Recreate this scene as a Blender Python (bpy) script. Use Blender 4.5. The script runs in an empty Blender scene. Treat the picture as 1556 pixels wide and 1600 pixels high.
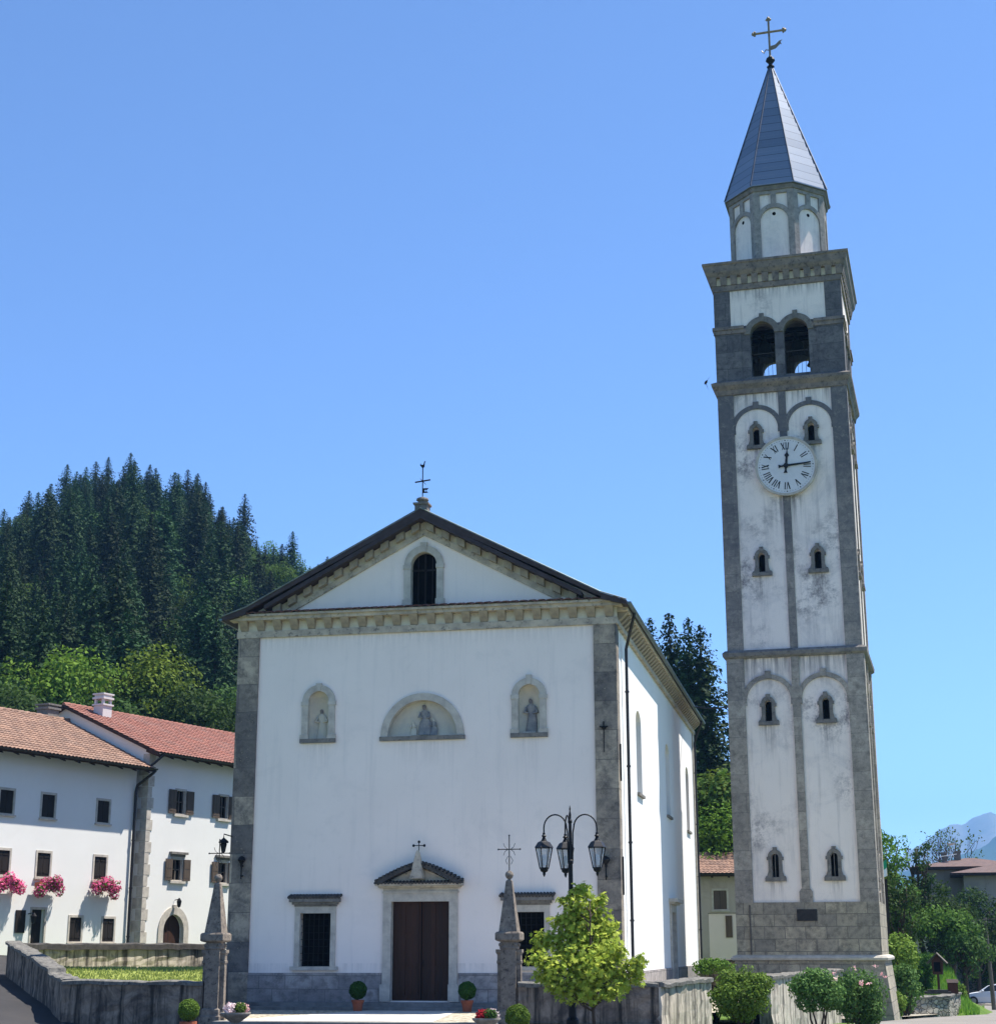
import bpy, math, random
import numpy as np
from mathutils import Vector, Matrix, geometry
from math import sin, cos, pi, radians, atan2, hypot, sqrt

S = bpy.context.scene
COL = S.collection
random.seed(7)

# ------------------------------------------------------------------ camera
CX, CY, CZ = 13.3557, -52.8481, 1.6292
YAW, PITCH, ROLL, FPX = .2011, .2619, -.0018, 2551.53
PW, PH = 1556., 1600.

def cam_axes():
    cy, sy, cp, sp = cos(YAW), sin(YAW), cos(PITCH), sin(PITCH)
    f = Vector((-sy*cp, cy*cp, sp)); r = Vector((cy, sy, 0)); u = r.cross(f)
    c, s = cos(ROLL), sin(ROLL)
    return c*r+s*u, -s*r+c*u, f
AR, AU, AF = cam_axes()
cd = bpy.data.cameras.new('camera'); cam = bpy.data.objects.new('camera', cd); COL.objects.link(cam)
m = Matrix((AR, AU, -AF)).transposed().to_4x4(); m.translation = (CX, CY, CZ)
cam.matrix_world = m
cd.sensor_fit = 'HORIZONTAL'; cd.sensor_width = 36; cd.lens = 36*FPX/PW
cd.clip_start = .1; cd.clip_end = 20000
S.camera = cam

def at(px, py, d):
    """world point seen at pixel (px,py) of the photograph at ground distance d"""
    v = AR*((px-PW/2)/FPX)+AU*((PH/2-py)/FPX)+AF
    k = d/hypot(v.x, v.y)
    return Vector((CX+v.x*k, CY+v.y*k, CZ+v.z*k))

# ------------------------------------------------------------------ sun, sky, exposure
SUN = Vector((.435, .25, 1)).normalized()
EL = math.asin(SUN.z); AZ = atan2(SUN.x, SUN.y)          # azimuth clockwise from +Y
ld = bpy.data.lights.new('sun', 'SUN'); ld.energy = 5.0; ld.angle = radians(.53); ld.color = (1, .95, .87)
lo = bpy.data.objects.new('sun', ld); COL.objects.link(lo)
lo.rotation_euler = SUN.to_track_quat('Z', 'Y').to_euler()
W = bpy.data.worlds.new('World'); S.world = W; W.use_nodes = True
wn = W.node_tree; sk = wn.nodes.new('ShaderNodeTexSky'); sk.sky_type = 'NISHITA'; sk.sun_disc = False
sk.sun_elevation = EL; sk.sun_rotation = AZ; sk.altitude = 300; sk.air_density = .6; sk.dust_density = 0; sk.ozone_density = 7
wn.nodes['Background'].inputs[1].default_value = .14
wn.links.new(sk.outputs[0], wn.nodes['Background'].inputs[0])
S.view_settings.view_transform = 'Standard'; S.view_settings.look = 'None'
S.view_settings.exposure = 1.0; S.view_settings.gamma = 1
S.render.engine = 'CYCLES'
S.cycles.max_bounces = 6; S.cycles.transparent_max_bounces = 8

# ------------------------------------------------------------------ materials
def lin(c):
    return tuple(((x/255)/12.92 if x/255 <= .04045 else ((x/255+.055)/1.055)**2.4) for x in c)+(1,)

class NM:
    def __init__(s, name, rough=.85, spec=.25, metal=0):
        s.m = bpy.data.materials.new(name); s.m.use_nodes = True
        s.t = s.m.node_tree; s.b = s.t.nodes['Principled BSDF']
        s.b.inputs['Roughness'].default_value = rough; s.b.inputs['Metallic'].default_value = metal
        s.b.inputs['Specular IOR Level'].default_value = spec
        s.tc = None
    def n(s, kind, **kw):
        nd = s.t.nodes.new('ShaderNode'+kind)
        for k, v in kw.items():
            if k in nd.inputs: s.inp(nd.inputs[k], v)
            else: setattr(nd, k, v)
        return nd
    def inp(s, sock, v):
        if isinstance(v, bpy.types.NodeSocket): s.t.links.new(v, sock)
        else: sock.default_value = v
    def coord(s, scale=(1, 1, 1)):
        if not s.tc: s.tc = s.n('TexCoord')
        mp = s.n('Mapping'); mp.inputs['Scale'].default_value = scale
        s.t.links.new(s.tc.outputs['Object'], mp.inputs['Vector'])
        return mp.outputs[0]
    def noise(s, scale, detail=4, rough=.6, vec=None, dist=0):
        nd = s.n('TexNoise', Scale=scale, Detail=detail, Roughness=rough, Distortion=dist)
        s.t.links.new(vec if vec else s.coord(), nd.inputs['Vector'])
        return nd.outputs[0]
    def ramp(s, fac, a, b, lo=0., hi=1.):
        r = s.n('MapRange'); s.inp(r.inputs['Value'], fac)
        r.inputs['From Min'].default_value = a; r.inputs['From Max'].default_value = b
        r.inputs['To Min'].default_value = lo; r.inputs['To Max'].default_value = hi
        return r.outputs[0]
    def mix(s, fac, a, b, mode='MIX'):
        x = s.n('Mix', data_type='RGBA', blend_type=mode)
        s.inp(x.inputs['Factor'], fac); s.inp(x.inputs['A'] if False else x.inputs[6], a); s.inp(x.inputs[7], b)
        return x.outputs[2]
    def math(s, op, a, b=0.):
        x = s.n('Math', operation=op); s.inp(x.inputs[0], a); s.inp(x.inputs[1], b)
        return x.outputs[0]
    def bump(s, h, strength=.4, dist=.02):
        b = s.n('Bump', Strength=strength, Distance=dist); s.inp(b.inputs['Height'], h)
        s.t.links.new(b.outputs[0], s.b.inputs['Normal'])
    def col(s, c): s.inp(s.b.inputs['Base Color'], c)
    def wallvec(s, sx=1., sz=1.):
        v = s.n('SeparateXYZ'); s.t.links.new(s.coord(), v.inputs[0])
        a = s.math('ADD', v.outputs[0], v.outputs[1])
        c = s.n('CombineXYZ'); s.inp(c.inputs[0], s.math('MULTIPLY', a, sx)); s.inp(c.inputs[1], s.math('MULTIPLY', v.outputs[2], sz))
        return c.outputs[0]

def stone(name, c1, c2, scale=3., rough=.9, bump=.4, c3=None, spots=.62):
    k = NM(name, rough); f = k.ramp(k.noise(scale, 6, .65), .35, .68)
    c = k.mix(f, lin(c1), lin(c2))
    if c3: c = k.mix(k.ramp(k.noise(scale*2.3, 5, .7), spots, spots+.1, 0, .8), c, lin(c3))
    k.col(c); k.bump(k.noise(scale*9, 5, .7), bump, .02)
    return k.m

def ashlar(name, c1, c2, mortar, bw, bh, msize=.012, stain=None, bump=.5, spots=.0, wear=None):
    k = NM(name, .9); v = k.wallvec()
    br = k.n('TexBrick', Scale=1., **{'Mortar Size': msize, 'Brick Width': bw, 'Row Height': bh, 'Bias': 0., 'Mortar Smooth': .3})
    br.inputs['Color1'].default_value = lin(c1); br.inputs['Color2'].default_value = lin(c2); br.inputs['Mortar'].default_value = lin(mortar)
    wob = k.n('TexNoise', Scale=1.3, Detail=3.); k.t.links.new(k.coord(), wob.inputs['Vector'])
    ad = k.n('VectorMath', operation='MULTIPLY_ADD'); k.t.links.new(wob.outputs['Color'], ad.inputs[0]); ad.inputs[1].default_value = (.1, .05, 0); k.t.links.new(v, ad.inputs[2])
    k.t.links.new(ad.outputs[0], br.inputs['Vector'])
    c = k.mix(k.ramp(k.noise(2.2, 6, .7), .38, .66, 0, .75), br.outputs[0], lin(stain if stain else c2))
    c = k.mix(k.ramp(k.noise(14, 4, .7), .55, .75, 0, .5), c, lin(mortar))
    c = k.mix(k.ramp(k.noise(4.5, 7, .8), .48, .64, 0, spots), c, lin(tuple(x*.62 for x in mortar)))
    c = k.mix(k.ramp(k.noise(9, 5, .8), .6, .7, 0, .45), c, lin(tuple(min(255, x*1.25) for x in c1)))
    if wear:                                               # soot and lichen that has settled on the upper storeys
        sz = k.n('SeparateXYZ'); k.t.links.new(k.coord(), sz.inputs[0]); q = k.math('ADD', k.ramp(sz.outputs[2], wear[0], wear[1]), k.ramp(k.noise(.8, 6, .75), .3, .7, -.3, .3))
        c = k.mix(k.ramp(q, .1, .9, 0, .8), c, lin(wear[2])); c = k.mix(k.ramp(k.noise(3.3, 8, .85), .52, .66, 0, .5), c, lin(c1))
    k.col(c); h = k.math('SUBTRACT', k.math('MULTIPLY', k.noise(18, 5, .7), .5), br.outputs['Fac'])
    k.bump(h, bump, .02)
    return k.m

def plaster(name, col, dirt=None, dscale=.6, lo=.55, hi=.75, amt=.5, streak=0., scol=None, patch=None, rough=.92, runs=None, rstr=.75):
    k = NM(name, rough, .15)
    c = k.mix(k.ramp(k.noise(.35, 4, .6), .3, .7, 0, .55), lin(col), lin(tuple(x*.94 for x in col)))
    c = k.mix(k.ramp(k.noise(3.1, 6, .7), .55, .8, 0, .22), c, lin(tuple(x*.85 for x in col)))
    if dirt:
        a = k.noise(dscale, 7, .72, dist=.6)
        c = k.mix(k.ramp(a, lo, hi, 0, amt), c, lin(dirt))
    if patch:
        a = k.math('MULTIPLY', k.ramp(k.noise(.3, 3, .5), .48, .62), k.ramp(k.noise(1.5, 9, .82), .46, .62))
        c = k.mix(k.math('MULTIPLY', a, .9), c, lin(patch))
    if streak:
        st = k.noise(1., 5, .65, vec=k.coord((3.2, 3.2, .22)))
        c = k.mix(k.ramp(st, .53 if streak < .7 else .46, .74 if streak < .7 else .62, 0, streak), c, lin(scol or (90, 88, 84)))
    if runs:                                               # water runs below sills and ledges: (z of the edge, length, half width or None, |x| of the axis)
        sp = k.n('SeparateXYZ'); k.t.links.new(k.coord(), sp.inputs[0]); st = k.ramp(k.noise(1., 5, .7, vec=k.coord((9, 9, .35))), .42, .62); tot = None
        for z, ln, hw, ax in runs:
            a = k.math('MULTIPLY', k.ramp(sp.outputs[2], z-ln, z), k.math('LESS_THAN', sp.outputs[2], z))
            if hw: a = k.math('MULTIPLY', a, k.ramp(k.math('ABSOLUTE', k.math('SUBTRACT', k.math('ABSOLUTE', sp.outputs[0]), ax)), hw, hw*.4))
            tot = a if tot is None else k.math('MAXIMUM', tot, a)
        c = k.mix(k.math('MULTIPLY', k.math('MULTIPLY', tot, st), rstr), c, lin((104, 100, 100)))
    k.col(c); k.bump(k.noise(16, 5, .7), .25, .012)
    return k.m

def simple(name, c, rough=.6, metal=0., var=.12, scale=6., spec=.4, bump=0.):
    k = NM(name, rough, spec, metal)
    k.col(k.mix(k.ramp(k.noise(scale, 4, .6), .3, .7), lin(c), lin(tuple(x*(1-var) for x in c))))
    if bump: k.bump(k.noise(scale*5, 4, .6), bump, .01)
    return k.m

def planks(name, c1, c2, w=.14, rough=.7):
    k = NM(name, rough); sp = k.n('SeparateXYZ'); k.t.links.new(k.coord(), sp.inputs[0])
    a = k.math('ADD', sp.outputs[0], sp.outputs[1])
    cell = k.math('FLOOR', k.math('DIVIDE', a, w)); wn_ = k.n('TexWhiteNoise', noise_dimensions='1D'); k.inp(wn_.inputs['W'], cell)
    c = k.mix(wn_.outputs[0], lin(c1), lin(c2))
    g = k.noise(1., 4, .6, vec=k.coord((14, 14, 1.1)))
    c = k.mix(k.ramp(g, .4, .7, 0, .5), c, lin(tuple(x*.6 for x in c1)))
    k.col(c); fr = k.math('FRACT', k.math('DIVIDE', a, w))
    k.bump(k.ramp(fr, 0, .08), .6, .01)
    return k.m

def tiles(name, c1, c2, c3, bw=.24, bh=.36):
    k = NM(name, .85, .2)
    br = k.n('TexBrick', Scale=1., **{'Mortar Size': .0, 'Brick Width': bw, 'Row Height': bh, 'Bias': 0.}, offset=0.)
    br.inputs['Color1'].default_value = lin(c1); br.inputs['Color2'].default_value = lin(c2); k.t.links.new(k.coord(), br.inputs['Vector'])
    c = k.mix(k.ramp(k.noise(.7, 5, .7), .45, .7, 0, .6), br.outputs[0], lin(c3))
    c = k.mix(k.ramp(k.noise(7, 4, .7), .55, .75, 0, .55), c, lin(tuple(min(255, x*1.25+18) for x in c1)))
    k.col(c); k.bump(k.noise(25, 4, .7), .3, .01)
    return k.m

def leafy(name, c1, c2, trans=.35, hue=.0, vv=.25):
    k = NM(name, .75, .12)
    g = k.n('NewGeometry'); oi = k.n('ObjectInfo')
    c = k.mix(g.outputs['Random Per Island'], lin(c1), lin(c2))
    c = k.mix(k.ramp(k.noise(.35, 3, .6), .35, .65, 0, .5), c, lin(tuple(.5*(a+b)*.8 for a, b in zip(c1, c2))))
    hs = k.n('HueSaturation'); k.inp(hs.inputs['Color'], c)
    k.inp(hs.inputs['Value'], k.ramp(oi.outputs['Random'], 0, 1, 1-vv, 1+vv)); k.inp(hs.inputs['Hue'], k.ramp(oi.outputs['Random'], 0, 1, .5-hue, .5+hue))
    c = hs.outputs[0]; k.col(c)
    tr = k.n('BsdfTranslucent'); k.inp(tr.inputs[0], c)
    mx = k.n('MixShader'); mx.inputs[0].default_value = trans
    out = k.t.nodes['Material Output']
    k.t.links.new(k.b.outputs[0], mx.inputs[1]); k.t.links.new(tr.outputs[0], mx.inputs[2]); k.t.links.new(mx.outputs[0], out.inputs[0])
    return k.m

def flat_uneven(name, c1, c2, scale, detail=6, c3=None, s3=20, rough=.95, bump=.4, bs=40):
    k = NM(name, rough, .15)
    c = k.mix(k.ramp(k.noise(scale, detail, .65), .35, .65), lin(c1), lin(c2))
    if c3: c = k.mix(k.ramp(k.noise(s3, 4, .7), .5, .7, 0, .7), c, lin(c3))
    k.col(c); k.bump(k.noise(bs, 4, .7), bump, .02)
    return k.m

def slabs(name, c1, c2, mortar, bw, bh):
    k = NM(name, .88); br = k.n('TexBrick', Scale=1., **{'Mortar Size': .012, 'Brick Width': bw, 'Row Height': bh, 'Bias': 0.})
    br.inputs['Color1'].default_value = lin(c1); br.inputs['Color2'].default_value = lin(c2); br.inputs['Mortar'].default_value = lin(mortar); k.t.links.new(k.coord(), br.inputs['Vector'])
    c = k.mix(k.ramp(k.noise(1.4, 6, .7), .45, .7, 0, .4), br.outputs[0], lin(mortar)); k.col(c); k.bump(br.outputs['Fac'], -.4, .01)
    return k.m
def cobbles(name):
    k = NM(name, .9, .15)
    v = k.n('TexVoronoi', Scale=8.); k.t.links.new(k.coord(), v.inputs['Vector'])
    c = k.mix(k.ramp(v.outputs['Distance'], .25, .75), lin((205, 196, 176)), lin((112, 104, 90)))
    hs = k.mix(.35, c, v.outputs['Color'], 'SOFT_LIGHT')
    bw = k.n('RGBToBW'); k.inp(bw.inputs[0], v.outputs['Color'])
    c = k.mix(k.ramp(bw.outputs[0], .2, .8, 0, .5), c, lin((176, 164, 138)))
    k.col(c); k.bump(k.ramp(v.outputs['Distance'], 0, .7, 1, 0), .7, .03)
    return k.m

MAT = {}
MAT['plaster_church'] = plaster('church_plaster', (240, 227, 217), (190, 184, 180), .5, .55, .8, .35, .22, (186, 180, 176), runs=[(8.34, 1.1, .55, 3.62), (8.34, .9, 1.3, 0), (12.03, .6, None, 0), (1.2, .5, None, 0)], rstr=.2)
MAT['plaster_side'] = plaster('church_side_plaster', (232, 230, 227), (200, 196, 190), .5, .58, .8, .2)
MAT['plaster_tower'] = plaster('tower_plaster', (238, 226, 216), (172, 168, 170), .55, .5, .72, .5, .42, (128, 124, 126), patch=(120, 114, 116), runs=[(4.32, .9, .34, 1.22), (10.9, 1.7, .34, 1.22), (17.45, 1.8, .34, 1.22), (23.3, .8, .34, 1.22), (13.8, 1.5, None, 0), (25.9, .9, None, 0), (21.0, 2.2, .8, .1), (31.0, .7, None, 0)])
MAT['plaster_house'] = plaster('house_plaster', (230, 228, 222), (205, 200, 190), .5, .6, .8, .3)
MAT['plaster_house2'] = plaster('old_house_plaster', (176, 164, 152), (120, 115, 108), .5, .5, .75, .6, .2)
MAT['plaster_cream'] = plaster('cream_plaster', (208, 200, 196), (178, 170, 166), .5, .55, .8, .3)
MAT['pilaster'] = ashlar('pilaster_stone', (188, 172, 150), (108, 102, 98), (84, 80, 78), 2.6, .95, .008, (88, 84, 84), spots=.6)
MAT['tower_stone'] = ashlar('tower_stone', (182, 172, 158), (146, 138, 128), (96, 92, 88), 2.6, .8, .008, (122, 116, 110), spots=.55, wear=(10, 25, (84, 85, 92)))
MAT['tower_plinth'] = ashlar('tower_plinth_stone', (184, 172, 148), (146, 138, 124), (104, 98, 90), .85, .5, .015, (122, 116, 106), spots=.6)
MAT['tower_stone_dark'] = ashlar('belfry_stone', (128, 124, 122), (98, 96, 98), (66, 65, 68), 2.6, .8, .01, (78, 77, 82), spots=.6)
MAT['plinth'] = ashlar('church_plinth_stone', (176, 168, 162), (140, 134, 132), (108, 104, 102), .9, .42, .01, (122, 117, 116), spots=.55)
MAT['cornice'] = stone('cornice_stone', (198, 184, 162), (150, 140, 128), 2.5, .9, .5, (90, 87, 84), .56)
MAT['modillion'] = stone('modillion_stone', (166, 152, 130), (130, 120, 108), 4., .9, .4)
MAT['cream_infill'] = stone('cream_infill', (212, 202, 178), (190, 180, 156), 4., .9, .2)
MAT['tower_cornice'] = stone('tower_cornice_stone', (140, 128, 118), (102, 97, 94), 2.5, .9, .5, (66, 64, 66), .54)
MAT['trim'] = stone('trim_stone', (196, 188, 174), (164, 156, 146), 3.5, .85, .3, (124, 118, 112), .64)
MAT['trim_dark'] = stone('weathered_trim_stone', (134, 128, 120), (98, 95, 92), 3.5, .9, .4, (68, 66, 66), .56)
MAT['drum_stone'] = stone('drum_stone', (160, 154, 146), (124, 120, 117), 3.5, .9, .4, (88, 85, 84), .56)
MAT['soot'] = stone('mossy_coping_stone', (82, 78, 74), (56, 54, 54), 6, .95, .5, (112, 108, 98), .64)
MAT['pier'] = stone('gate_pier_stone', (142, 130, 116), (96, 88, 82), 5, .92, .6, (58, 54, 52), .55)
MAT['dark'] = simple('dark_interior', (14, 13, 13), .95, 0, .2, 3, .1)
MAT['door'] = planks('door_wood', (66, 40, 27), (48, 31, 23), .125, .65)
MAT['shutter'] = planks('dark_shutter_wood', (40, 33, 29), (30, 25, 22), .1, .7)
MAT['shutter_brown'] = planks('brown_shutter_wood', (98, 84, 72), (84, 72, 62), .1, .75)
MAT['eave_wood'] = planks('eave_wood', (66, 52, 46), (52, 42, 40), .2, .8)
MAT['verge'] = simple('dark_verge_boards', (66, 56, 58), .7, 0, .25, 3, .3, .3)
MAT['iron'] = simple('wrought_iron', (28, 28, 30), .55, .6, .2, 12, .4)
MAT['iron_cross'] = simple('weathered_iron', (62, 58, 54), .6, .4, .2, 12, .4)
MAT['copper'] = simple('weathered_gutter_metal', (112, 124, 122), .45, .6, .2, 3, .5)
MAT['pipe'] = simple('dark_downpipe', (52, 50, 50), .5, .5, .15, 5, .5)
MAT['pipe_copper'] = simple('brown_downpipe', (150, 124, 100), .5, .5, .15, 5, .5)
MAT['gold'] = simple('gilded_metal', (150, 132, 106), .4, .7, .2, 6, .5)
MAT['lead'] = simple('bluish_sheet_metal', (158, 168, 180), .42, .5, .18, 1.6, .5, .08)
_k = NM.__new__(NM); _k.m = MAT['lead']; _k.t = _k.m.node_tree; _k.b = _k.t.nodes['Principled BSDF']; _k.tc = None
_s = _k.n('SeparateXYZ'); _k.t.links.new(_k.coord(), _s.inputs[0])
_q = _k.math('FRACT', _k.math('DIVIDE', _s.outputs[2], .4887)); _ln = _k.math('LESS_THAN', _q, .045)
_cell = _k.n('TexWhiteNoise', noise_dimensions='1D'); _k.inp(_cell.inputs['W'], _k.math('FLOOR', _k.math('DIVIDE', _s.outputs[2], .4887)))
_c = _k.mix(_cell.outputs[0], lin((108, 117, 130)), lin((132, 140, 152))); _c = _k.mix(_k.ramp(_k.noise(1.2, 6, .7), .45, .7, 0, .5), _c, lin((118, 130, 146)))
_k.col(_k.mix(_ln, _c, lin((58, 66, 78))))
MAT['rib'] = simple('spire_rib_metal', (104, 108, 114), .4, .8, .2, 3, .5)
MAT['tile_house'] = tiles('faded_brown_tiles', (160, 128, 108), (124, 98, 84), (112, 98, 90))
MAT['tile_red'] = tiles('red_roof_tiles', (152, 102, 88), (120, 82, 72), (134, 112, 104))
MAT['tile_church'] = tiles('church_roof_tiles', (120, 78, 64), (90, 62, 56), (84, 74, 70))
MAT['tile_right'] = tiles('dull_brown_tiles', (108, 88, 82), (94, 77, 73), (96, 86, 84))
MAT['wall'] = plaster('shaded_stained_wall_render', (150, 134, 118), (62, 56, 54), 1.4, .42, .64, .85, .92, (44, 42, 40))  # stained render for walls in shade, the shade darkened into its colour
MAT['wall_lit'] = plaster('sunlit_stained_wall_render', (186, 176, 160), (92, 86, 80), 1.5, .5, .68, .85, .9, (60, 56, 52))  # same stained render for walls in sun, sunlight put in as paler colour
MAT['rubble'] = NM('rubble_stone').m
MAT['coping'] = stone('coping_stone', (128, 124, 116), (84, 82, 78), 4, .92, .5, (54, 54, 54), .52)
MAT['terracotta'] = simple('terracotta', (176, 98, 70), .8, 0, .2, 6, .2)
MAT['bowl'] = stone('bowl_stone', (150, 144, 134), (112, 107, 100), 8, .9, .3)
MAT['clock'] = simple('clock_face_white', (214, 214, 214), .5, 0, .06, 2, .3)
MAT['black'] = simple('black_paint', (16, 16, 17), .5, 0, .1, 8, .3)
MAT['bronze'] = simple('bell_bronze', (60, 66, 60), .5, .7, .2, 5, .5)
MAT['plaque'] = stone('dark_plaque', (52, 50, 50), (38, 37, 38), 6, .8, .2)
MAT['fresco'] = plaster('fresco_ground', (204, 194, 174), (164, 161, 158), 1.2, .45, .7, .7)
MAT['fresco_dark'] = stone('fresco_figure', (132, 122, 114), (98, 95, 100), 7, .95, .1, (170, 160, 144), .6)
MAT['fresco_robe'] = stone('fresco_robe', (152, 148, 142), (112, 112, 118), 7, .95, .1, (178, 168, 150), .6)
MAT['glass'] = NM('lantern_glass', .25, .5).m
MAT['asphalt'] = flat_uneven('asphalt', (112, 110, 106), (92, 90, 88), .5, 6, (126, 122, 116), 30, .95, .3, 60)
MAT['shaded_asphalt'] = flat_uneven('shaded_asphalt', (66, 64, 64), (54, 53, 54), .5, 6, (76, 74, 72), 30, .95, .3, 60)  # street colour darkened to stand in for the shadow beside the left wall
MAT['pale_asphalt'] = flat_uneven('pale_asphalt', (134, 129, 122), (118, 114, 109), .4, 6, (144, 139, 131), 30, .95, .3, 60)
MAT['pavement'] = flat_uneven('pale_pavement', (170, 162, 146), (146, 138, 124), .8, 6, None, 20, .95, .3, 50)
MAT['path'] = slabs('smooth_stone_path', (212, 206, 194), (190, 184, 174), (140, 134, 124), 1.1, .8)
MAT['cobble'] = cobbles('cobble_paving')
MAT['step'] = stone('step_stone', (136, 134, 130), (106, 104, 102), 3, .9, .3)
MAT['grass'] = flat_uneven('meadow_ground', (88, 112, 46), (70, 96, 38), .3, 6, (112, 128, 60), 6, 1, .6, 15)
MAT['lawn'] = flat_uneven('lawn_turf', (138, 146, 74), (116, 128, 60), .6, 6, (158, 160, 96), 9, 1, .6, 40)
MAT['forest_floor'] = flat_uneven('forest_floor', (38, 48, 28), (26, 34, 22), .08, 6, None, 20, 1, .3, 2)
MAT['bank_blade'] = leafy('bank_grass_blades', (96, 140, 48), (130, 166, 66), .35)
MAT['bark'] = stone('bark', (86, 72, 60), (58, 48, 40), 6, .95, .6)
MAT['spruce'] = leafy('spruce_needles', (30, 50, 26), (52, 74, 38), .12, .03, .5)
MAT['leaf_mid'] = leafy('broad_leaves', (66, 94, 36), (98, 126, 52), .35, .014, .4)
MAT['leaf_yellow'] = leafy('yellow_green_leaves', (84, 112, 34), (118, 142, 48), .3, .02)
MAT['leaf_dark'] = leafy('dark_leaves', (44, 66, 28), (72, 98, 42), .3, .012, .35)
MAT['leaf_young'] = leafy('fresh_maple_leaves', (118, 142, 44), (188, 196, 84), .32)
MAT['leaf_shrub'] = leafy('shrub_leaves', (92, 120, 44), (128, 152, 66), .3)
MAT['leaf_shrub_dark'] = leafy('shrub_leaves_dark', (58, 92, 44), (104, 134, 70), .3)
MAT['box_leaf'] = leafy('box_leaves', (44, 78, 36), (72, 112, 46), .25)
MAT['pink'] = leafy('pink_petals', (216, 70, 126), (242, 136, 180), .3)
MAT['rose'] = leafy('pale_pink_petals', (236, 170, 170), (244, 210, 204), .3)
MAT['white_petal'] = leafy('white_petals', (236, 232, 226), (224, 190, 196), .3)
MAT['red_petal'] = leafy('red_petals', (136, 22, 36), (176, 40, 52), .3)
MAT['carpaint'] = simple('white_car_paint', (214, 218, 224), .25, 0, .03, 2, .5)
MAT['carglass'] = simple('car_glass', (26, 34, 38), .08, 0, .1, 3, .6)
MAT['rubber'] = simple('tyre_rubber', (20, 20, 20), .8, 0, .1, 8, .3)
MAT['alloy'] = simple('alloy', (150, 152, 156), .35, .8, .1, 8, .5)
MAT['shrine'] = planks('shrine_wood', (88, 54, 42), (72, 44, 36), .12, .8)
MAT['pole_wood'] = simple('grey_pole_wood', (112, 104, 96), .9, 0, .25, 5, .2)
MAT['far_rock'] = flat_uneven('mountain_rock', (120, 116, 108), (92, 96, 84), .004, 8, (70, 86, 60), .012, 1, .2, .05)
MAT['far_forest'] = flat_uneven('mountain_forest', (52, 72, 44), (40, 58, 38), .006, 8, None, 1, 1, .2, .05)
MAT['flag_green'] = simple('green_cloth', (40, 150, 110), .8, 0, .1, 6)
MAT['white_cloth'] = simple('white_cloth', (226, 230, 230), .8, 0, .05, 6)

# rubble and glass node set-ups
_k = NM.__new__(NM); _k.m = MAT['rubble']; _k.t = _k.m.node_tree; _k.b = _k.t.nodes['Principled BSDF']; _k.tc = None
_v = _k.n('TexVoronoi', Scale=3.2); _k.t.links.new(_k.coord((1, 1, 1.5)), _v.inputs['Vector'])
_d = _k.n('TexVoronoi', Scale=3.2, feature='DISTANCE_TO_EDGE'); _k.t.links.new(_k.coord((1, 1, 1.5)), _d.inputs['Vector'])
_bw = _k.n('RGBToBW'); _k.inp(_bw.inputs[0], _v.outputs['Color'])
_c = _k.mix(_bw.outputs[0], lin((112, 106, 96)), lin((168, 162, 148)))
_k.col(_k.mix(_k.ramp(_d.outputs[0], 0, .08), lin((52, 50, 46)), _c)); _k.bump(_k.ramp(_d.outputs[0], 0, .12), .9, .06)
_k = NM.__new__(NM); _k.m = MAT['glass']; _k.t = _k.m.node_tree; _k.b = _k.t.nodes['Principled BSDF']; _k.tc = None
_k.col(lin((196, 200, 204))); _t = _k.n('BsdfTransparent'); _x = _k.n('MixShader'); _x.inputs[0].default_value = .6
_k.t.links.new(_k.b.outputs[0], _x.inputs[1]); _k.t.links.new(_t.outputs[0], _x.inputs[2]); _k.t.links.new(_x.outputs[0], _k.t.nodes['Material Output'].inputs[0])

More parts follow.
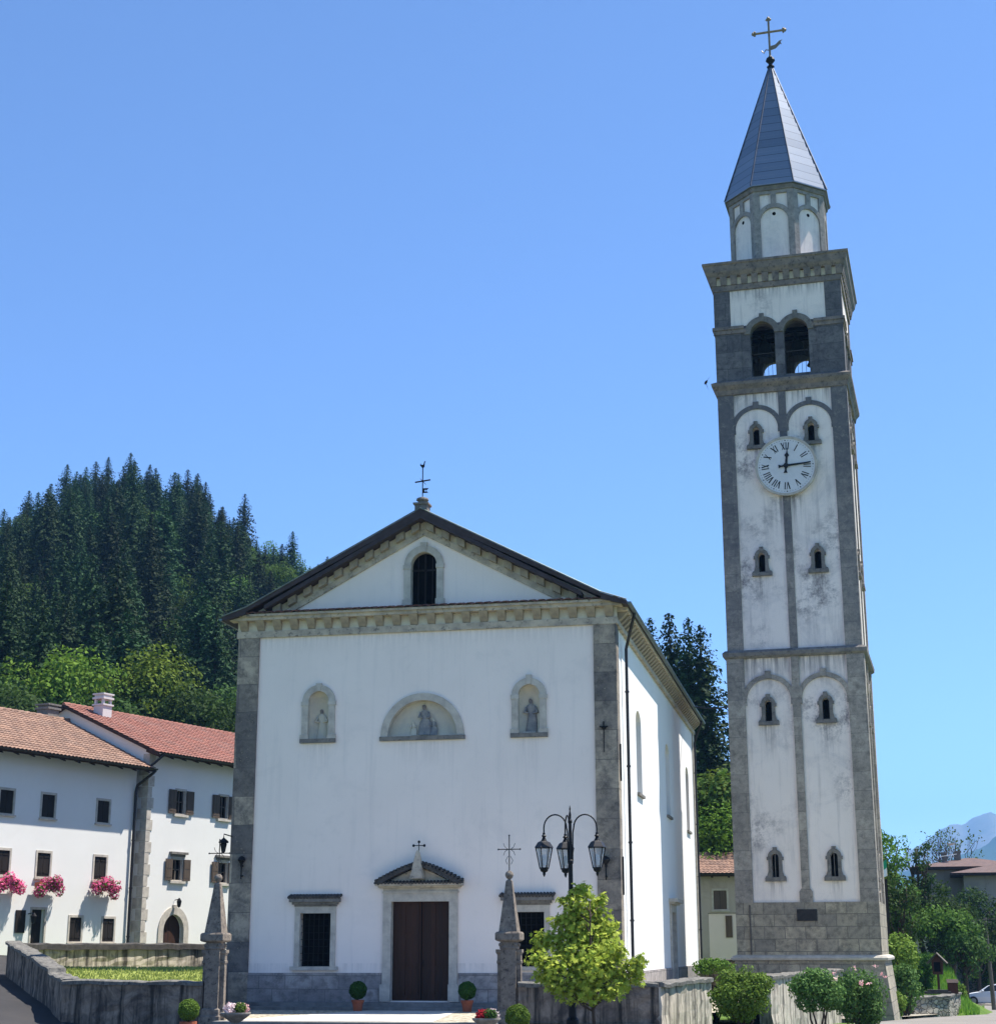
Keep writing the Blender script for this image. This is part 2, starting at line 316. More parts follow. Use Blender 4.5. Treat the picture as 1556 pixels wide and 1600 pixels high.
# ------------------------------------------------------------------ mesh helpers
class MB:
    def __init__(s): s.v = []; s.f = []; s.mi = []; s.cur = 0; s.K = 1.
    def add(s, vs, fs):
        o = len(s.v); s.v += [tuple(v) for v in vs]; s.f += [tuple(i+o for i in f) for f in fs]; s.mi += [s.cur]*len(fs); return s
    def box(s, x0, x1, y0, y1, z0, z1, R=None):
        vs = [(x, y, z) for z in (z0, z1) for y in (y0, y1) for x in (x0, x1)]
        if R: vs = [R(*p) for p in vs]
        return s.add(vs, [(0, 2, 3, 1), (4, 5, 7, 6), (0, 1, 5, 4), (2, 6, 7, 3), (0, 4, 6, 2), (1, 3, 7, 5)])
    def hexa(s, p): return s.add(p, [(0, 3, 2, 1), (4, 5, 6, 7), (0, 1, 5, 4), (1, 2, 6, 5), (2, 3, 7, 6), (3, 0, 4, 7)])
    def plate(s, outer, holes, F, d, osides=True, back=False, hd=None):
        polys = [outer]+list(holes); flat = [p for q in polys for p in q]
        tri = geometry.tessellate_polygon([[Vector((p[0], p[1], 0)) for p in q] for q in polys])
        s.add([F(p[0], p[1], 0) for p in flat], [tuple(t) for t in tri])
        if back: s.add([F(p[0], p[1], d) for p in flat], [tuple(reversed(t)) for t in tri])
        for i, q in enumerate(polys):
            if i == 0 and not osides: continue
            dd = d if (i == 0 or hd is None) else hd
            n = len(q)
            s.add([F(p[0], p[1], 0) for p in q]+[F(p[0], p[1], dd) for p in q], [(k, (k+1) % n, n+(k+1) % n, n+k) for k in range(n)])
        return s
    def fill(s, poly, F, w):
        s.add([F(p[0], p[1], w) for p in poly], [tuple(range(len(poly)))]); return s
    def tube(s, pts, r, n=8, cap=True):
        pts = [Vector(p) for p in pts]; rs = r if isinstance(r, (list, tuple)) else [r]*len(pts)
        vs = []; prev = None
        for i, p in enumerate(pts):
            t = (pts[min(i+1, len(pts)-1)]-pts[max(i-1, 0)]).normalized()
            if prev is None: a = t.orthogonal().normalized()
            else: a = (prev-t*prev.dot(t)).normalized()
            prev = a; b = t.cross(a)
            vs += [p+(a*cos(2*pi*k/n)+b*sin(2*pi*k/n))*rs[i] for k in range(n)]
        fs = [(i*n+k, i*n+(k+1) % n, (i+1)*n+(k+1) % n, (i+1)*n+k) for i in range(len(pts)-1) for k in range(n)]
        if cap: fs += [tuple(range(n-1, -1, -1)), tuple((len(pts)-1)*n+k for k in range(n))]
        return s.add(vs, fs)
    def lathe(s, prof, n=16, c=(0, 0, 0), rot=0., apo=False, cap=True):
        q = 1/cos(pi/n) if apo else 1
        vs = [(c[0]+r*q*cos(rot+2*pi*k/n), c[1]+r*q*sin(rot+2*pi*k/n), c[2]+z) for r, z in prof for k in range(n)]
        fs = [(i*n+k, i*n+(k+1) % n, (i+1)*n+(k+1) % n, (i+1)*n+k) for i in range(len(prof)-1) for k in range(n)]
        if cap: fs += [tuple(range(n-1, -1, -1)), tuple((len(prof)-1)*n+k for k in range(n))]
        return s.add(vs, fs)
    def square(s, prof, c=(0, 0, 0)): return s.lathe(prof, 4, c, pi/4, True)
    def ball(s, c, r, n=12, sz=1.):
        m_ = n//2; return s.lathe([(max(r*sin(pi*i/m_), 1e-4), -r*sz*cos(pi*i/m_)) for i in range(m_+1)], n, c, cap=False)
    def build(s, name, mat, parent=None, smooth=False, loc=None):
        me = bpy.data.meshes.new(name); K = s.K
        me.from_pydata([(v[0]*K, v[1]*K, v[2]*K) for v in s.v], [], s.f)
        for mm in (mat if isinstance(mat, (list, tuple)) else [mat]): me.materials.append(MAT[mm])
        me.polygons.foreach_set('material_index', s.mi)
        if smooth: me.polygons.foreach_set('use_smooth', [True]*len(s.f))
        me.update()
        o = bpy.data.objects.new(name, me); COL.objects.link(o)
        if parent: o.parent = parent
        if loc is not None: o.location = loc
        return o

def tag(o, label, cat, group=None):
    o['label'] = label; o['category'] = cat
    if group: o['group'] = group
    return o
def thing(name, label, cat, loc=(0, 0, 0), rz=0., group=None):
    o = bpy.data.objects.new(name, None); o.empty_display_size = .3; COL.objects.link(o)
    o.location = loc; o.rotation_euler = (0, 0, rz)
    return tag(o, label, cat, group)
def struct(o): o['kind'] = 'structure'; return o
def dup(root, loc, rz=0., sc=None, label=None, group=None):
    def cp(o, par):
        c = o.copy(); COL.objects.link(c)
        if par: c.parent = par
        for ch in o.children: cp(ch, c)
        return c
    r = cp(root, None); r.location = loc; r.rotation_euler = (0, 0, rz)
    if sc: r.scale = sc if isinstance(sc, (tuple, list)) else (sc, sc, sc)
    if label: r['label'] = label
    if group: r['group'] = group
    return r
def arch(cx, z0, zs, hw, n=14, rise=None):
    r = rise or hw
    return [(cx-hw, z0), (cx+hw, z0)]+[(cx+hw*cos(pi*k/n), zs+r*sin(pi*k/n)) for k in range(n+1)]
def rect(u0, u1, v0, v1): return [(u0, v0), (u1, v0), (u1, v1), (u0, v1)]
def half_ring(cx, zs, ri, ro, n=16):
    return [(cx+ro*cos(pi*k/n), zs+ro*sin(pi*k/n)) for k in range(n+1)]+[(cx+ri*cos(pi*k/n), zs+ri*sin(pi*k/n)) for k in range(n, -1, -1)]
def sm(t): t = max(0., min(1., t)); return t*t*(3-2*t)
def interp(x, tab):
    if x <= tab[0][0]: return tab[0][1]
    for (a, b), (c, d) in zip(tab, tab[1:]):
        if x <= c: return b+(d-b)*(x-a)/(c-a)
    return tab[-1][1]

# ------------------------------------------------------------------ terrain
def road_z(y):
    return interp(y, [(-120, 0), (-60, 0), (-42, -.02), (-10, -.44), (12, -1.0), (77, -2.66), (140, -3.6), (400, -4)])
SKY = [(-700, 1150), (-400, 980), (-200, 850), (0, 815), (50, 780), (100, 745), (200, 740), (300, 760), (380, 810), (455, 850), (520, 900), (700, 1010), (900, 1080),
       (1000, 1120), (1100, 1170), (1200, 1290), (1350, 1400), (1450, 1450), (1600, 1470), (2200, 1470)]
def ground_z(x, y):
    w = sm((x+4)/10.)                                     # 0 left, 1 right
    z = road_z(y)*w+(-.25 if y > -8 else -.45 if y > -30 else road_z(y))*(1-w)
    if x < -8: z += min(.13*(-8-x), 2.2)*sm((y+35)/20)
    if y > 37: z += min(.19*(y-37), 3.2)*sm((20.5-x)/1.2)*sm((x-9)/5)
    dx, dy = x-CX, y-CY; r = hypot(dx, dy)
    if r > 100:
        fw = -sin(YAW)*dx+cos(YAW)*dy; rt = cos(YAW)*dx+sin(YAW)*dy
        if fw > 0:
            px = 778+2640*rt/fw
            top = CZ+(1482-interp(px, SKY))/2640*290-19*sm((1350-px)/150)
            if top > z: z += (top-z)*sm((r-108)/185.)
    return z

def polar_ground():
    rad = [0]+[2*1.0*k for k in range(1, 8)]+[14+4*k for k in range(1, 24)]+[110+10*k for k in range(0, 24)]+[380, 450, 560, 800, 1200, 2000, 3500, 6000, 9000]
    ang = [radians(a) for a in range(-180, -45, 9)]+[radians(-45+.9*k) for k in range(0, 101)]+[radians(a) for a in range(54, 180, 9)]
    vs = []; fs = []; mi = []
    for r in rad:
        for a in ang:
            th = a+YAW*-1; x = CX+r*sin(th); y = CY+r*cos(th)
            z = ground_z(x, y) if r < 340 else ground_z(CX+340*sin(th), CY+340*cos(th))*max(0, 1-(r-340)/600.)-3
            vs.append((x, y, z-(.1 if r < 100 else .03)))
    n = len(ang)
    b = MB()
    for i in range(len(rad)-1):
        b.cur = 1 if rad[i] > 112 and rad[i] < 700 else 0
    for i in range(len(rad)-1):
        for k in range(n):
            fs.append((i*n+k, i*n+(k+1) % n, (i+1)*n+(k+1) % n, (i+1)*n+k)); mi.append(1 if 112 <= rad[i] < 700 else 0)
    b.v = vs; b.f = fs; b.mi = mi
    return struct(b.build('ground', ['grass', 'forest_floor'], smooth=True))
polar_ground()

def ribbon(name, mat, pts, nx=6, lift=.012):
    """pts: (x, y, halfwidth) along the centre line"""
    fine = []
    for (a, b) in zip(pts, pts[1:]):
        n = max(2, int(hypot(b[0]-a[0], b[1]-a[1])/2.))
        fine += [tuple(a[i]+(b[i]-a[i])*k/n for i in range(3)) for k in range(n)]
    fine.append(pts[-1]); vs = []
    for i, p in enumerate(fine):
        q0 = fine[max(0, i-1)]; q1 = fine[min(len(fine)-1, i+1)]
        t = Vector((q1[0]-q0[0], q1[1]-q0[1])).normalized(); nn = Vector((t.y, -t.x))
        for k in range(nx+1):
            o = (2*k/nx-1)*p[2]; x, y = p[0]+nn.x*o, p[1]+nn.y*o
            vs.append((x, y, ground_z(x, y)+lift))
    m_ = nx+1
    b = MB(); b.add(vs, [(i*m_+k, i*m_+k+1, (i+1)*m_+k+1, (i+1)*m_+k) for i in range(len(fine)-1) for k in range(nx)])
    return struct(b.build(name, mat, smooth=True))
ribbon('road', 'pale_asphalt', [(15.5, -75, 6), (15.6, -40, 5), (15.8, -12, 4.2), (16.6, 5, 3.2), (19.2, 22, 2.7), (23.2, 38, 2.7), (25.0, 60, 3.9), (27.4, 85, 4.4), (30, 130, 4)], lift=.03)
ribbon('square', 'asphalt', [(10.4, -60, 16), (2.2, -28, 9.5), (1.5, -8.9, 13)], nx=30, lift=.022)
ribbon('street', 'shaded_asphalt', [(0, -16, 5), (-8.7, -11.0, 4.8), (-13.7, -4.5, 4.5), (-19.2, 4, 4.0), (-16.2, 14, 3.3), (-12.4, 26, 3.3)], nx=12, lift=.04)
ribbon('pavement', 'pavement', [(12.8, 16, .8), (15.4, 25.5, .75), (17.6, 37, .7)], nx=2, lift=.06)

# ------------------------------------------------------------------ churchyard
Z0 = -.25
GY = -8.6
b = MB(); b.add([(-3.9, GY-.3, Z0+.02), (8.5, GY-.3, Z0+.02), (9.4, -1, Z0+.02), (11.3, 6, Z0+.02), (12.5, 18, Z0+.02), (5, 18, Z0+.02), (-7, 0, Z0+.02)], [(0, 1, 2, 3, 4, 5, 6)])
struct(b.build('courtyard_paving', 'cobble'))
b = MB(); b.add([(-3.3, GY-.28, Z0+.026), (2.6, GY-.28, Z0+.026), (1.5, -1.05, Z0+.026), (-1.5, -1.05, Z0+.026)], [(0, 1, 2, 3)])
struct(b.build('path', 'path'))
b = MB(); b.box(-6.9, 6.95, -1.0, .2, Z0-.1, Z0+.125); b.box(-6.75, 6.8, -.5, .2, Z0+.125, 0)
struct(b.build('church_steps', 'step'))
b = MB(); b.box(-3.4, 4.4, GY-.75, GY-.3, Z0-.5, Z0+.02)
struct(b.build('gate_step', 'step'))

# lawn on the raised ground left of the gate, with a skin of grass blades
def lawn_z(x, y): return .66+.40*sm((y-GY)/5.6)-.2*sm((y+2.8)/6)  # hump shaped so the shaded back of the lawn stays out of view
N = 30; LV = []
for i in range(N+1):
    t = i/N
    A = Vector((-7.95, GY+.1)).lerp(Vector((-15.25, 2.1)), t/.5) if t < .5 else Vector((-15.25, 2.1)).lerp(Vector((-12.25, 12.4)), (t-.5)/.5)
    B = Vector((-3.75, GY+.1)).lerp(Vector((-6.9, .1)), t/.5) if t < .5 else Vector((-6.9, .1)).lerp(Vector((-6.9, 12.5)), (t-.5)/.5)
    for k in range(13):
        p = A.lerp(B, k/12); LV.append((p.x, p.y, lawn_z(p.x, p.y)+.015*sin(p.x*3.1)*sin(p.y*2.3)))
b = MB(); b.add(LV, [(i*13+k, i*13+k+1, (i+1)*13+k+1, (i+1)*13+k) for i in range(N) for k in range(12)])
struct(b.build('lawn', 'lawn', smooth=True))
rs = np.random.RandomState(3); vs = []; fs = []
for i in range(14000):
    t = rs.rand()*N; q = rs.rand()*12; i0, k0 = int(t), int(q)
    p = Vector(LV[i0*13+k0]).lerp(Vector(LV[i0*13+k0+1]), q-k0).lerp(Vector(LV[(i0+1)*13+k0]).lerp(Vector(LV[(i0+1)*13+k0+1]), q-k0), t-i0)
    a = rs.rand()*pi; w = .02+.02*rs.rand(); h = .04+.06*rs.rand(); o = len(vs)
    vs += [(p.x-w*cos(a), p.y-w*sin(a), p.z-.01), (p.x+w*cos(a), p.y+w*sin(a), p.z-.01), (p.x+rs.randn()*.02, p.y+rs.randn()*.02, p.z+h)]
    fs.append((o, o+1, o+2))
MAT['blade'] = leafy('grass_blades', (140, 152, 76), (160, 166, 94), .3)
b = MB(); b.add(vs, fs); o = b.build('grass', 'blade'); o['kind'] = 'stuff'; tag(o, 'short mown grass on the raised lawn', 'grass')

# ------------------------------------------------------------------ church
ch = thing('church', 'large white plastered church with a gabled facade, stone corner pilasters and bracketed cornice', 'church')
FW = lambda u, v, w: (u, w, v)                       # facade
SW = lambda u, v, w: (6.5-w, u, v)                   # right side wall
LEN = 29.5
gw = arch(0, 12.9, 14.34, .48)
nich = [arch(s*3.62, 8.5, 9.75, .39) for s in (-1, 1)]
lun = [(cxx, z) for cxx, z in half_ring(0, 8.5, 0.001, 1.2)[:17]]
lun = [(1.2*cos(pi*k/24), 8.5+1.22*sin(pi*k/24)) for k in range(25)]
wins = [rect(s*3.54-.535, s*3.54+.535, 1.1, 2.79) for s in (-1, 1)]
dr = rect(-.98, .98, .04, 3.15)
b = MB()
b.plate([(-6.5, 0), (6.5, 0), (6.5, 12.7), (0, 15.95), (-6.5, 12.7)], [gw]+nich+[lun]+wins+[dr], FW, .32, osides=False)
b.cur = 1
swin = [arch(y, 7.0, 9.55, .8, 10, .45) for y in (6.2, 16.4, 25.6)]
sdoor = rect(15.9, 17.5, .3, 3.1)
b.plate([(0, 0), (LEN, 0), (LEN, 12.7), (0, 12.7)], swin+[sdoor], SW, .38, osides=False)
b.cur = 0
b.add([(-6.5, 0, 0), (-6.5, LEN, 0), (-6.5, LEN, 12.7), (-6.5, 0, 12.7)], [(0, 1, 2, 3)])
b.add([(-6.5, LEN, 0), (6.5, LEN, 0), (6.5, LEN, 12.7), (0, LEN, 15.95), (-6.5, LEN, 12.7)], [(0, 1, 2, 3, 4)])
b.build('wall', ['plaster_church', 'plaster_side'], ch)
# plinth
for bx_ in ((-5.82, -1.27, -.05, .01), (1.27, 5.85, -.05, .01), (6.49, 6.56, .6, 15.6), (6.49, 6.56, 17.8, LEN-.6)):
    b = MB(); b.box(*bx_, 0, .9); b.build('plinth', 'plinth', ch)
# corner pilasters
for x0, x1, s in ((-6.56, -5.80, -1), (5.80, 6.56, 1)):
    b = MB()
    if s > 0: b.box(x0, x1, -.08, .55, 0, 12.03)
    else: b.box(x0, x1, -.08, .55, 0, 12.03)
    b.build('corner_pilaster', 'pilaster', ch)
b = MB(); b.box(6.3, 6.57, LEN-.55, LEN+.06, 0, 12.1); b.build('corner_pilaster', 'trim', ch)

# horizontal cornice of the front, with modillions, its tile strip; the same along the side
cor = MB()
cor.box(-6.62, 6.62, -.10, .02, 12.03, 12.26)
cor.box(-6.80, 6.80, -.36, .02, 12.60, 12.72); cor.box(-6.86, 6.86, -.46, .02, 12.72, 12.80)
cor.cur = 1; cor.box(-6.60, 6.60, -.06, .01, 12.262, 12.598)
cor.cur = 0
cor.box(6.45, 6.62, .02, LEN+.1, 12.03, 12.2); cor.box(6.45, 6.95, .021, LEN+.2, 12.5, 12.6)
cor.cur = 1; cor.box(6.45, 6.55, .022, LEN, 12.202, 12.498); cor.cur = 0
co = cor.build('cornice', ['cornice', 'cream_infill'], ch)
md = MB(); md.hexa([(-.13, -.05, 12.265), (.13, -.05, 12.265), (.13, .0, 12.265), (-.13, 0, 12.265), (-.15, -.33, 12.597), (.15, -.33, 12.597), (.15, 0, 12.597), (-.15, 0, 12.597)])
m0 = md.build('modillion', 'modillion', co); m0.location = (-6.35, -.01, 0)
for k in range(1, 22):
    c = m0.copy(); COL.objects.link(c); c.parent = co; c.location = (-6.35+12.7*k/21, -.01, 0)
md = MB(); md.hexa([(.05, -.14, 12.203), (.05, .14, 12.203), (.0, .14, 12.203), (0, -.14, 12.203), (.36, -.16, 12.497), (.36, .16, 12.497), (0, .16, 12.497), (0, -.16, 12.497)])
m1 = md.build('modillion', 'modillion', co); m1.location = (6.55, .5, 0)
for k in range(1, 48):
    c = m1.copy(); COL.objects.link(c); c.parent = co; c.location = (6.55, .5+28.6*k/47, 0)
# tile strip over the front cornice
b = MB(); n = 300; vs = []
for k in range(n+1):
    x = -6.7+13.4*k/n; h = .055*abs(sin(pi*(k/n)*44)); 
    vs += [(x, -.52, 12.815+h), (x, 0.0, 12.93+h), (x, -.52, 12.785+h)]
b.add(vs, [(3*k, 3*k+3, 3*k+4, 3*k+1) for k in range(n)]+[(3*k, 3*k+2, 3*k+5, 3*k+3) for k in range(n)])
b.build('cornice_tiles', 'tile_church', ch)
# raking cornice
def rake(x, off): return 15.39-.535*abs(x)+off
for s in (-1, 1):
    b = MB()
    def bar(x0, x1, o0, o1, y0, y1):
        p = [(s*x0, y0, rake(x0, o0)), (s*x1, y0, rake(x1, o0)), (s*x1, y1, rake(x1, o0)), (s*x0, y1, rake(x0, o0)),
             (s*x0, y0, rake(x0, o1)), (s*x1, y0, rake(x1, o1)), (s*x1, y1, rake(x1, o1)), (s*x0, y1, rake(x0, o1))]
        b.hexa(p)
    bar(0, 4.72, .0, .22, -.08, .02)
    b.cur = 1; bar(0, 5.1, .221, .475, -.05, .01)
    b.cur = 2; bar(0, 5.5, .476, .625, -.59, .02)
    rk = b.build('raking_cornice', ['cornice', 'cream_infill', 'verge'], ch)
    for k in range(10):
        x = .12+.545*k
        b = MB(); bar(x, x+.27, .223, .473, -.3, -.04); b.build('modillion', 'modillion', rk)
# roof
b = MB()
prof = [(0, 16.19), (6.15, 12.99), (7.0, 12.70)]
for s in (-1, 1):
    for (a, c) in zip(prof, prof[1:]):
        b.cur = 0
        nx = 14 if a[0] == 0 else 4
        b.add([(s*a[0], -.62, a[1]), (s*c[0], -.62, c[1]), (s*c[0], LEN+.6, c[1]), (s*a[0], LEN+.6, a[1])], [(0, 1, 2, 3)])
        b.cur = 1
        b.add([(s*a[0], -.6, a[1]-.2), (s*c[0], -.6, c[1]-.12), (s*c[0], LEN+.58, c[1]-.12), (s*a[0], LEN+.58, a[1]-.2)], [(0, 3, 2, 1)])
        b.cur = 2
        b.add([(s*a[0], -.621, a[1]), (s*c[0], -.621, c[1]), (s*c[0], -.6, c[1]-.13), (s*a[0], -.6, a[1]-.22)], [(0, 1, 2, 3)])
        b.add([(s*a[0], LEN+.601, a[1]), (s*c[0], LEN+.601, c[1]), (s*c[0], LEN+.58, c[1]-.13), (s*a[0], LEN+.58, a[1]-.22)], [(0, 1, 2, 3)])
    c = prof[-1]; b.cur = 2
    b.add([(s*c[0], -.62, c[1]), (s*c[0], LEN+.6, c[1]), (s*c[0], LEN+.58, c[1]-.12), (s*c[0], -.6, c[1]-.12)], [(0, 1, 2, 3)])
rf = b.build('roof', ['tile_church', 'verge', 'verge'], ch)
b = MB()                                                      # thin light flashing along both verges
for s in (-1, 1):
    b.tube([(0, -.63, 16.215), (s*6.15, -.63, 13.015), (s*7.0, -.63, 12.725)], .022, 6)
b.build('verge_flashing', 'copper', rf)
for s in (-1, 1):
    b = MB(); pts = []
    nn = 8
    vs = []
    for y in (-.55, LEN+.5):
        vs += [(s*7.06+.075*cos(pi+pi*k/nn), y, 12.66+.085*sin(pi+pi*k/nn)) for k in range(nn+1)]
    b.add(vs, [(k, k+1, nn+2+k, nn+1+k) for k in range(nn)]); b.add(vs[:nn+1], [tuple(range(nn+1))])
    b.build('gutter', 'copper', ch)
def downpipe(pts, mat):
    b = MB(); b.tube(pts, .055, 8)
    for z in (2.5, 5, 7.5, 10): b.lathe([(.075, z), (.075, z+.06)], 8, (pts[-1][0], pts[-1][1], 0))
    b.build('downpipe', mat, ch)
downpipe([(7.06, 1.0, 12.58), (7.02, 1.02, 12.42), (6.75, 1.6, 11.75), (6.66, 1.75, 11.5), (6.66, 1.75, .1)], 'pipe')
downpipe([(7.06, LEN-1.0, 12.58), (7.02, LEN-1.02, 12.42), (6.75, LEN-.9, 11.75), (6.66, LEN-.8, 11.5), (6.66, LEN-.8, .1)], 'pipe')

# gable window
def arch_frame(name, cx, z0, zs, hin, hout, parent, ztop=None, base=None, key=.12, proud=.07, mat='trim', imp=True, kz=.1):
    b = MB()
    out = arch(cx, z0, zs, hout, 18); inn = arch(cx, z0-.001, zs, hin-.008, 18)
    # open at the bottom: outer then inner reversed
    poly = [out[0]]+[inn[0]]+list(reversed(inn[1:]))[:0]
    ring = [out[1]]+out[2:]+[out[0], inn[0]]+list(reversed(inn[2:]))+[inn[1]]
    b.plate(ring, [], lambda u, v, w: (u, w-proud, v), proud+.25)
    if key: b.hexa([(cx-key*.7, -proud-.03, zs+hin), (cx+key*.7, -proud-.03, zs+hin), (cx+key*.7, .01, zs+hin), (cx-key*.7, .01, zs+hin),
                    (cx-key, -proud-.03, zs+hout+kz), (cx+key, -proud-.03, zs+hout+kz), (cx+key, .01, zs+hout+kz), (cx-key, .01, zs+hout+kz)])
    if imp:
        for s in (-1, 1):
            xa, xb = sorted((cx+s*(hin-.03), cx+s*(hout+.03))); b.box(xa, xb, -proud-.025, .012, zs-.12, zs+.02)
    if base:
        for s in (-1, 1):
            xa, xb = sorted((cx+s*(hin-.035), cx+s*(hout+.045))); b.box(xa, xb, -proud-.03, .013, z0, z0+base)
    return b.build(name, mat, parent)
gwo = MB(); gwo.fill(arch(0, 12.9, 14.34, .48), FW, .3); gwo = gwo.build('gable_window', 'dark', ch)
arch_frame('window_frame', 0, 12.93, 14.34, .46, .69, gwo, base=.22)
b = MB(); b.box(-.03, .03, .2, .24, 12.9, 14.8); b.box(-.46, .46, .2, .24, 14.18, 14.24)
for x in (-.25, .25): b.box(x-.015, x+.015, .21, .235, 12.9, 14.7)
b.build('shutter', 'shutter', gwo)

# niches with painted saints, and the lunette
def figure(name, cx, z0, h, parent, y, mats, seated=False):
    """low-relief robed figure, one continuous surface"""
    prof = [(.26, 0), (.27, .08), (.24, .3), (.2, .5), (.23, .62), (.24, .72), (.2, .79), (.07, .83), (.065, .85), (.085, .89), (.09, .93), (.07, .98), (.01, 1.0)]
    if seated: prof = [(.34, 0), (.36, .12), (.35, .3), (.3, .42), (.21, .5), (.21, .6), (.24, .7), (.21, .76), (.09, .81), (.08, .83), (.11, .88), (.115, .93), (.09, .98), (.01, 1.0)]
    b = MB(); n = 14; vs = []; q = h
    for r, z in prof:
        for k in range(n):
            a = 2*pi*k/n
            fold = 1+.08*sin(7*a+z*3)*(z < .75)
            vs.append((cx+r*q*.62*fold*cos(a)+.03*q*sin(z*4), y+.16*r*q*fold*sin(a), z0+z*h))
    m_ = len(prof)
    b.add(vs, [(i*n+k, i*n+(k+1) % n, (i+1)*n+(k+1) % n, (i+1)*n+k) for i in range(m_-1) for k in range(n)])
    b.mi = [1 if z < m_*n*.62 else 0 for z in range(len(b.f))]
    for s in (-1, 1):                                          # arms folded / reaching
        b.cur = 1
        b.tube([(cx+s*.13*q, y-.02, z0+.74*h), (cx+s*.19*q, y-.05, z0+.58*h), (cx+s*.06*q, y-.07, z0+.56*h)], [.035*q, .04*q, .025*q], 6)
    return b.build(name, mats, parent, smooth=True)
for s in (-1, 1):
    nb = MB(); cxn = s*3.62
    # concave apse of the niche: half cylinder
    vs = []; K = 10
    for z in (8.5, 9.75): vs += [(cxn-.39*cos(pi*k/K), .02+.3*sin(pi*k/K), z) for k in range(K+1)]
    nb.add(vs, [(k, k+1, K+2+k, K+1+k) for k in range(K)])
    dome = []; J = 5
    for j in range(J+1):
        e = pi/2*j/J
        dome += [(cxn-.39*cos(pi*k/K)*cos(e), .02+.3*sin(pi*k/K)*cos(e), 9.75+.39*sin(e)) for k in range(K+1)]
    nb.add(dome, [(j*(K+1)+k, j*(K+1)+k+1, (j+1)*(K+1)+k+1, (j+1)*(K+1)+k) for j in range(J) for k in range(K)])
    no = nb.build('niche', 'fresco', ch, smooth=True)
    no['label'] = 'niche with a pale slender painted figure' if s < 0 else 'niche with a dark robed crowned figure'
    arch_frame('niche_frame', cxn, 8.5, 9.75, .37, .58, no, base=.14, key=.1, kz=.05 if s < 0 else .1)
    b = MB(); b.box(cxn-.62, cxn+.62, -.11, .012, 8.36, 8.5); b.build('niche_sill', 'trim_dark', no)
    if s < 0:
        figure('painted_figure', cxn+.03, 8.52, 1.02, no, .27, ['fresco_dark', 'fresco'])
    else:
        f_ = figure('painted_figure', cxn+.02, 8.56, 1.12, no, .25, ['fresco_dark', 'fresco_robe'])
        b = MB(); b.box(cxn-.2, cxn+.2, .1, .3, 8.501, 8.565); b.build('pedestal', 'trim', no)
b = MB(); b.fill([(1.2*cos(pi*k/24), 8.5+1.22*sin(pi*k/24)) for k in range(25)], FW, .25); lo_ = b.build('lunette', 'fresco', ch)
b = MB(); b.plate([(1.43*cos(pi*k/24), 8.5+1.44*sin(pi*k/24)) for k in range(25)]+[(1.19*cos(pi*k/24), 8.5+1.2*sin(pi*k/24)) for k in range(24, -1, -1)], [], lambda u, v, w: (u, w-.06, v), .3)
b.build('lunette_frame', 'trim', lo_)
b = MB(); b.box(-1.46, 1.46, -.1, .012, 8.36, 8.5); b.build('lunette_sill', 'trim_dark', lo_)
figure('painted_figure', .02, 8.56, 1.02, lo_, .2, ['fresco_dark', 'fresco_robe'], True)
figure('painted_figure', .34, 8.55, .56, lo_, .19, ['fresco', 'fresco_robe'], True); figure('painted_figure', -.36, 8.55, .48, lo_, .2, ['fresco', 'fresco'], True)

# front windows
for s in (-1, 1):
    c = s*3.54
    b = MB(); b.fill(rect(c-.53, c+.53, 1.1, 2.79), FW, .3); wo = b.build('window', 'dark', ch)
    b = MB(); b.plate(rect(c-.70, c+.70, 1.105, 3.0), [rect(c-.525, c+.525, 1.1051, 2.785)], lambda u, v, w: (u, w-.05, v), .3); b.build('window_frame', 'trim', wo)
    b = MB(); b.box(c-.8, c+.8, -.14, .012, .98, 1.10); b.build('window_sill', 'trim', wo)
    b = MB(); b.box(c-.72, c+.72, -.07, .011, 3.0, 3.06); b.box(c-.78, c+.78, -.16, .012, 3.06, 3.14); b.box(c-.85, c+.85, -.26, .013, 3.14, 3.27); b.build('window_cap', 'trim_dark', wo)
    b = MB()
    for x in np.linspace(c-.42, c+.42, 6): b.tube([(x, .12, 1.1), (x, .12, 2.79)], .011, 5)
    for z in np.linspace(1.3, 2.6, 7): b.tube([(c-.53, .12, z), (c+.53, .12, z)], .009, 5)
    b.build('grille', 'iron', wo)
    b = MB()
    for k in range(17):
        x = c-.85+1.7*k/16; b.tube([(x, -.29, 3.285), (x, .0, 3.36)], .055, 6)
    b.build('cap_tiles', 'soot', wo)

# portal
b = MB(); b.box(-.97, .97, .2, .26, .05, 3.14); do = b.build('door', 'door', ch)
b = MB()
for s in (-1, 1):
    for z0, z1 in ((.25, 1.0), (1.12, 2.0), (2.12, 3.02)):
        for x0, x1 in ((.1, .46), (.54, .9)):
            xa, xb = sorted((s*x0, s*x1)); b.box(xa, xb, .17, .21, z0, z1)
b.build('door_panels', 'door', do)
b = MB(); b.tube([(.07, .16, 1.1), (.07, .13, 1.2), (.07, .16, 1.3)], .014, 6); b.build('door_handle', 'iron', do)
b = MB(); b.box(-.012, .012, .165, .2, .06, 3.13); b.build('door_gap', 'dark', do)
b = MB(); b.plate([(-1.24, .02), (-.965, .02), (-.965, 3.135), (.965, 3.135), (.965, .02), (1.24, .02), (1.24, 3.57), (-1.24, 3.57)], [], lambda u, v, w: (u, w-.09, v), .34)
b.box(-1.27, 1.27, -.13, .011, 3.40, 3.46)
for s in (-1, 1):
    xa, xb = sorted((s*.955, s*1.3)); b.box(xa, xb, -.16, .012, .021, .55)
df = b.build('door_frame', 'trim', ch)
b = MB()
top = [(1.44-2.88*k/24, 3.72+.6*(1-(abs(1.44-2.88*k/24)/1.48)**1.35)) for k in range(25)]
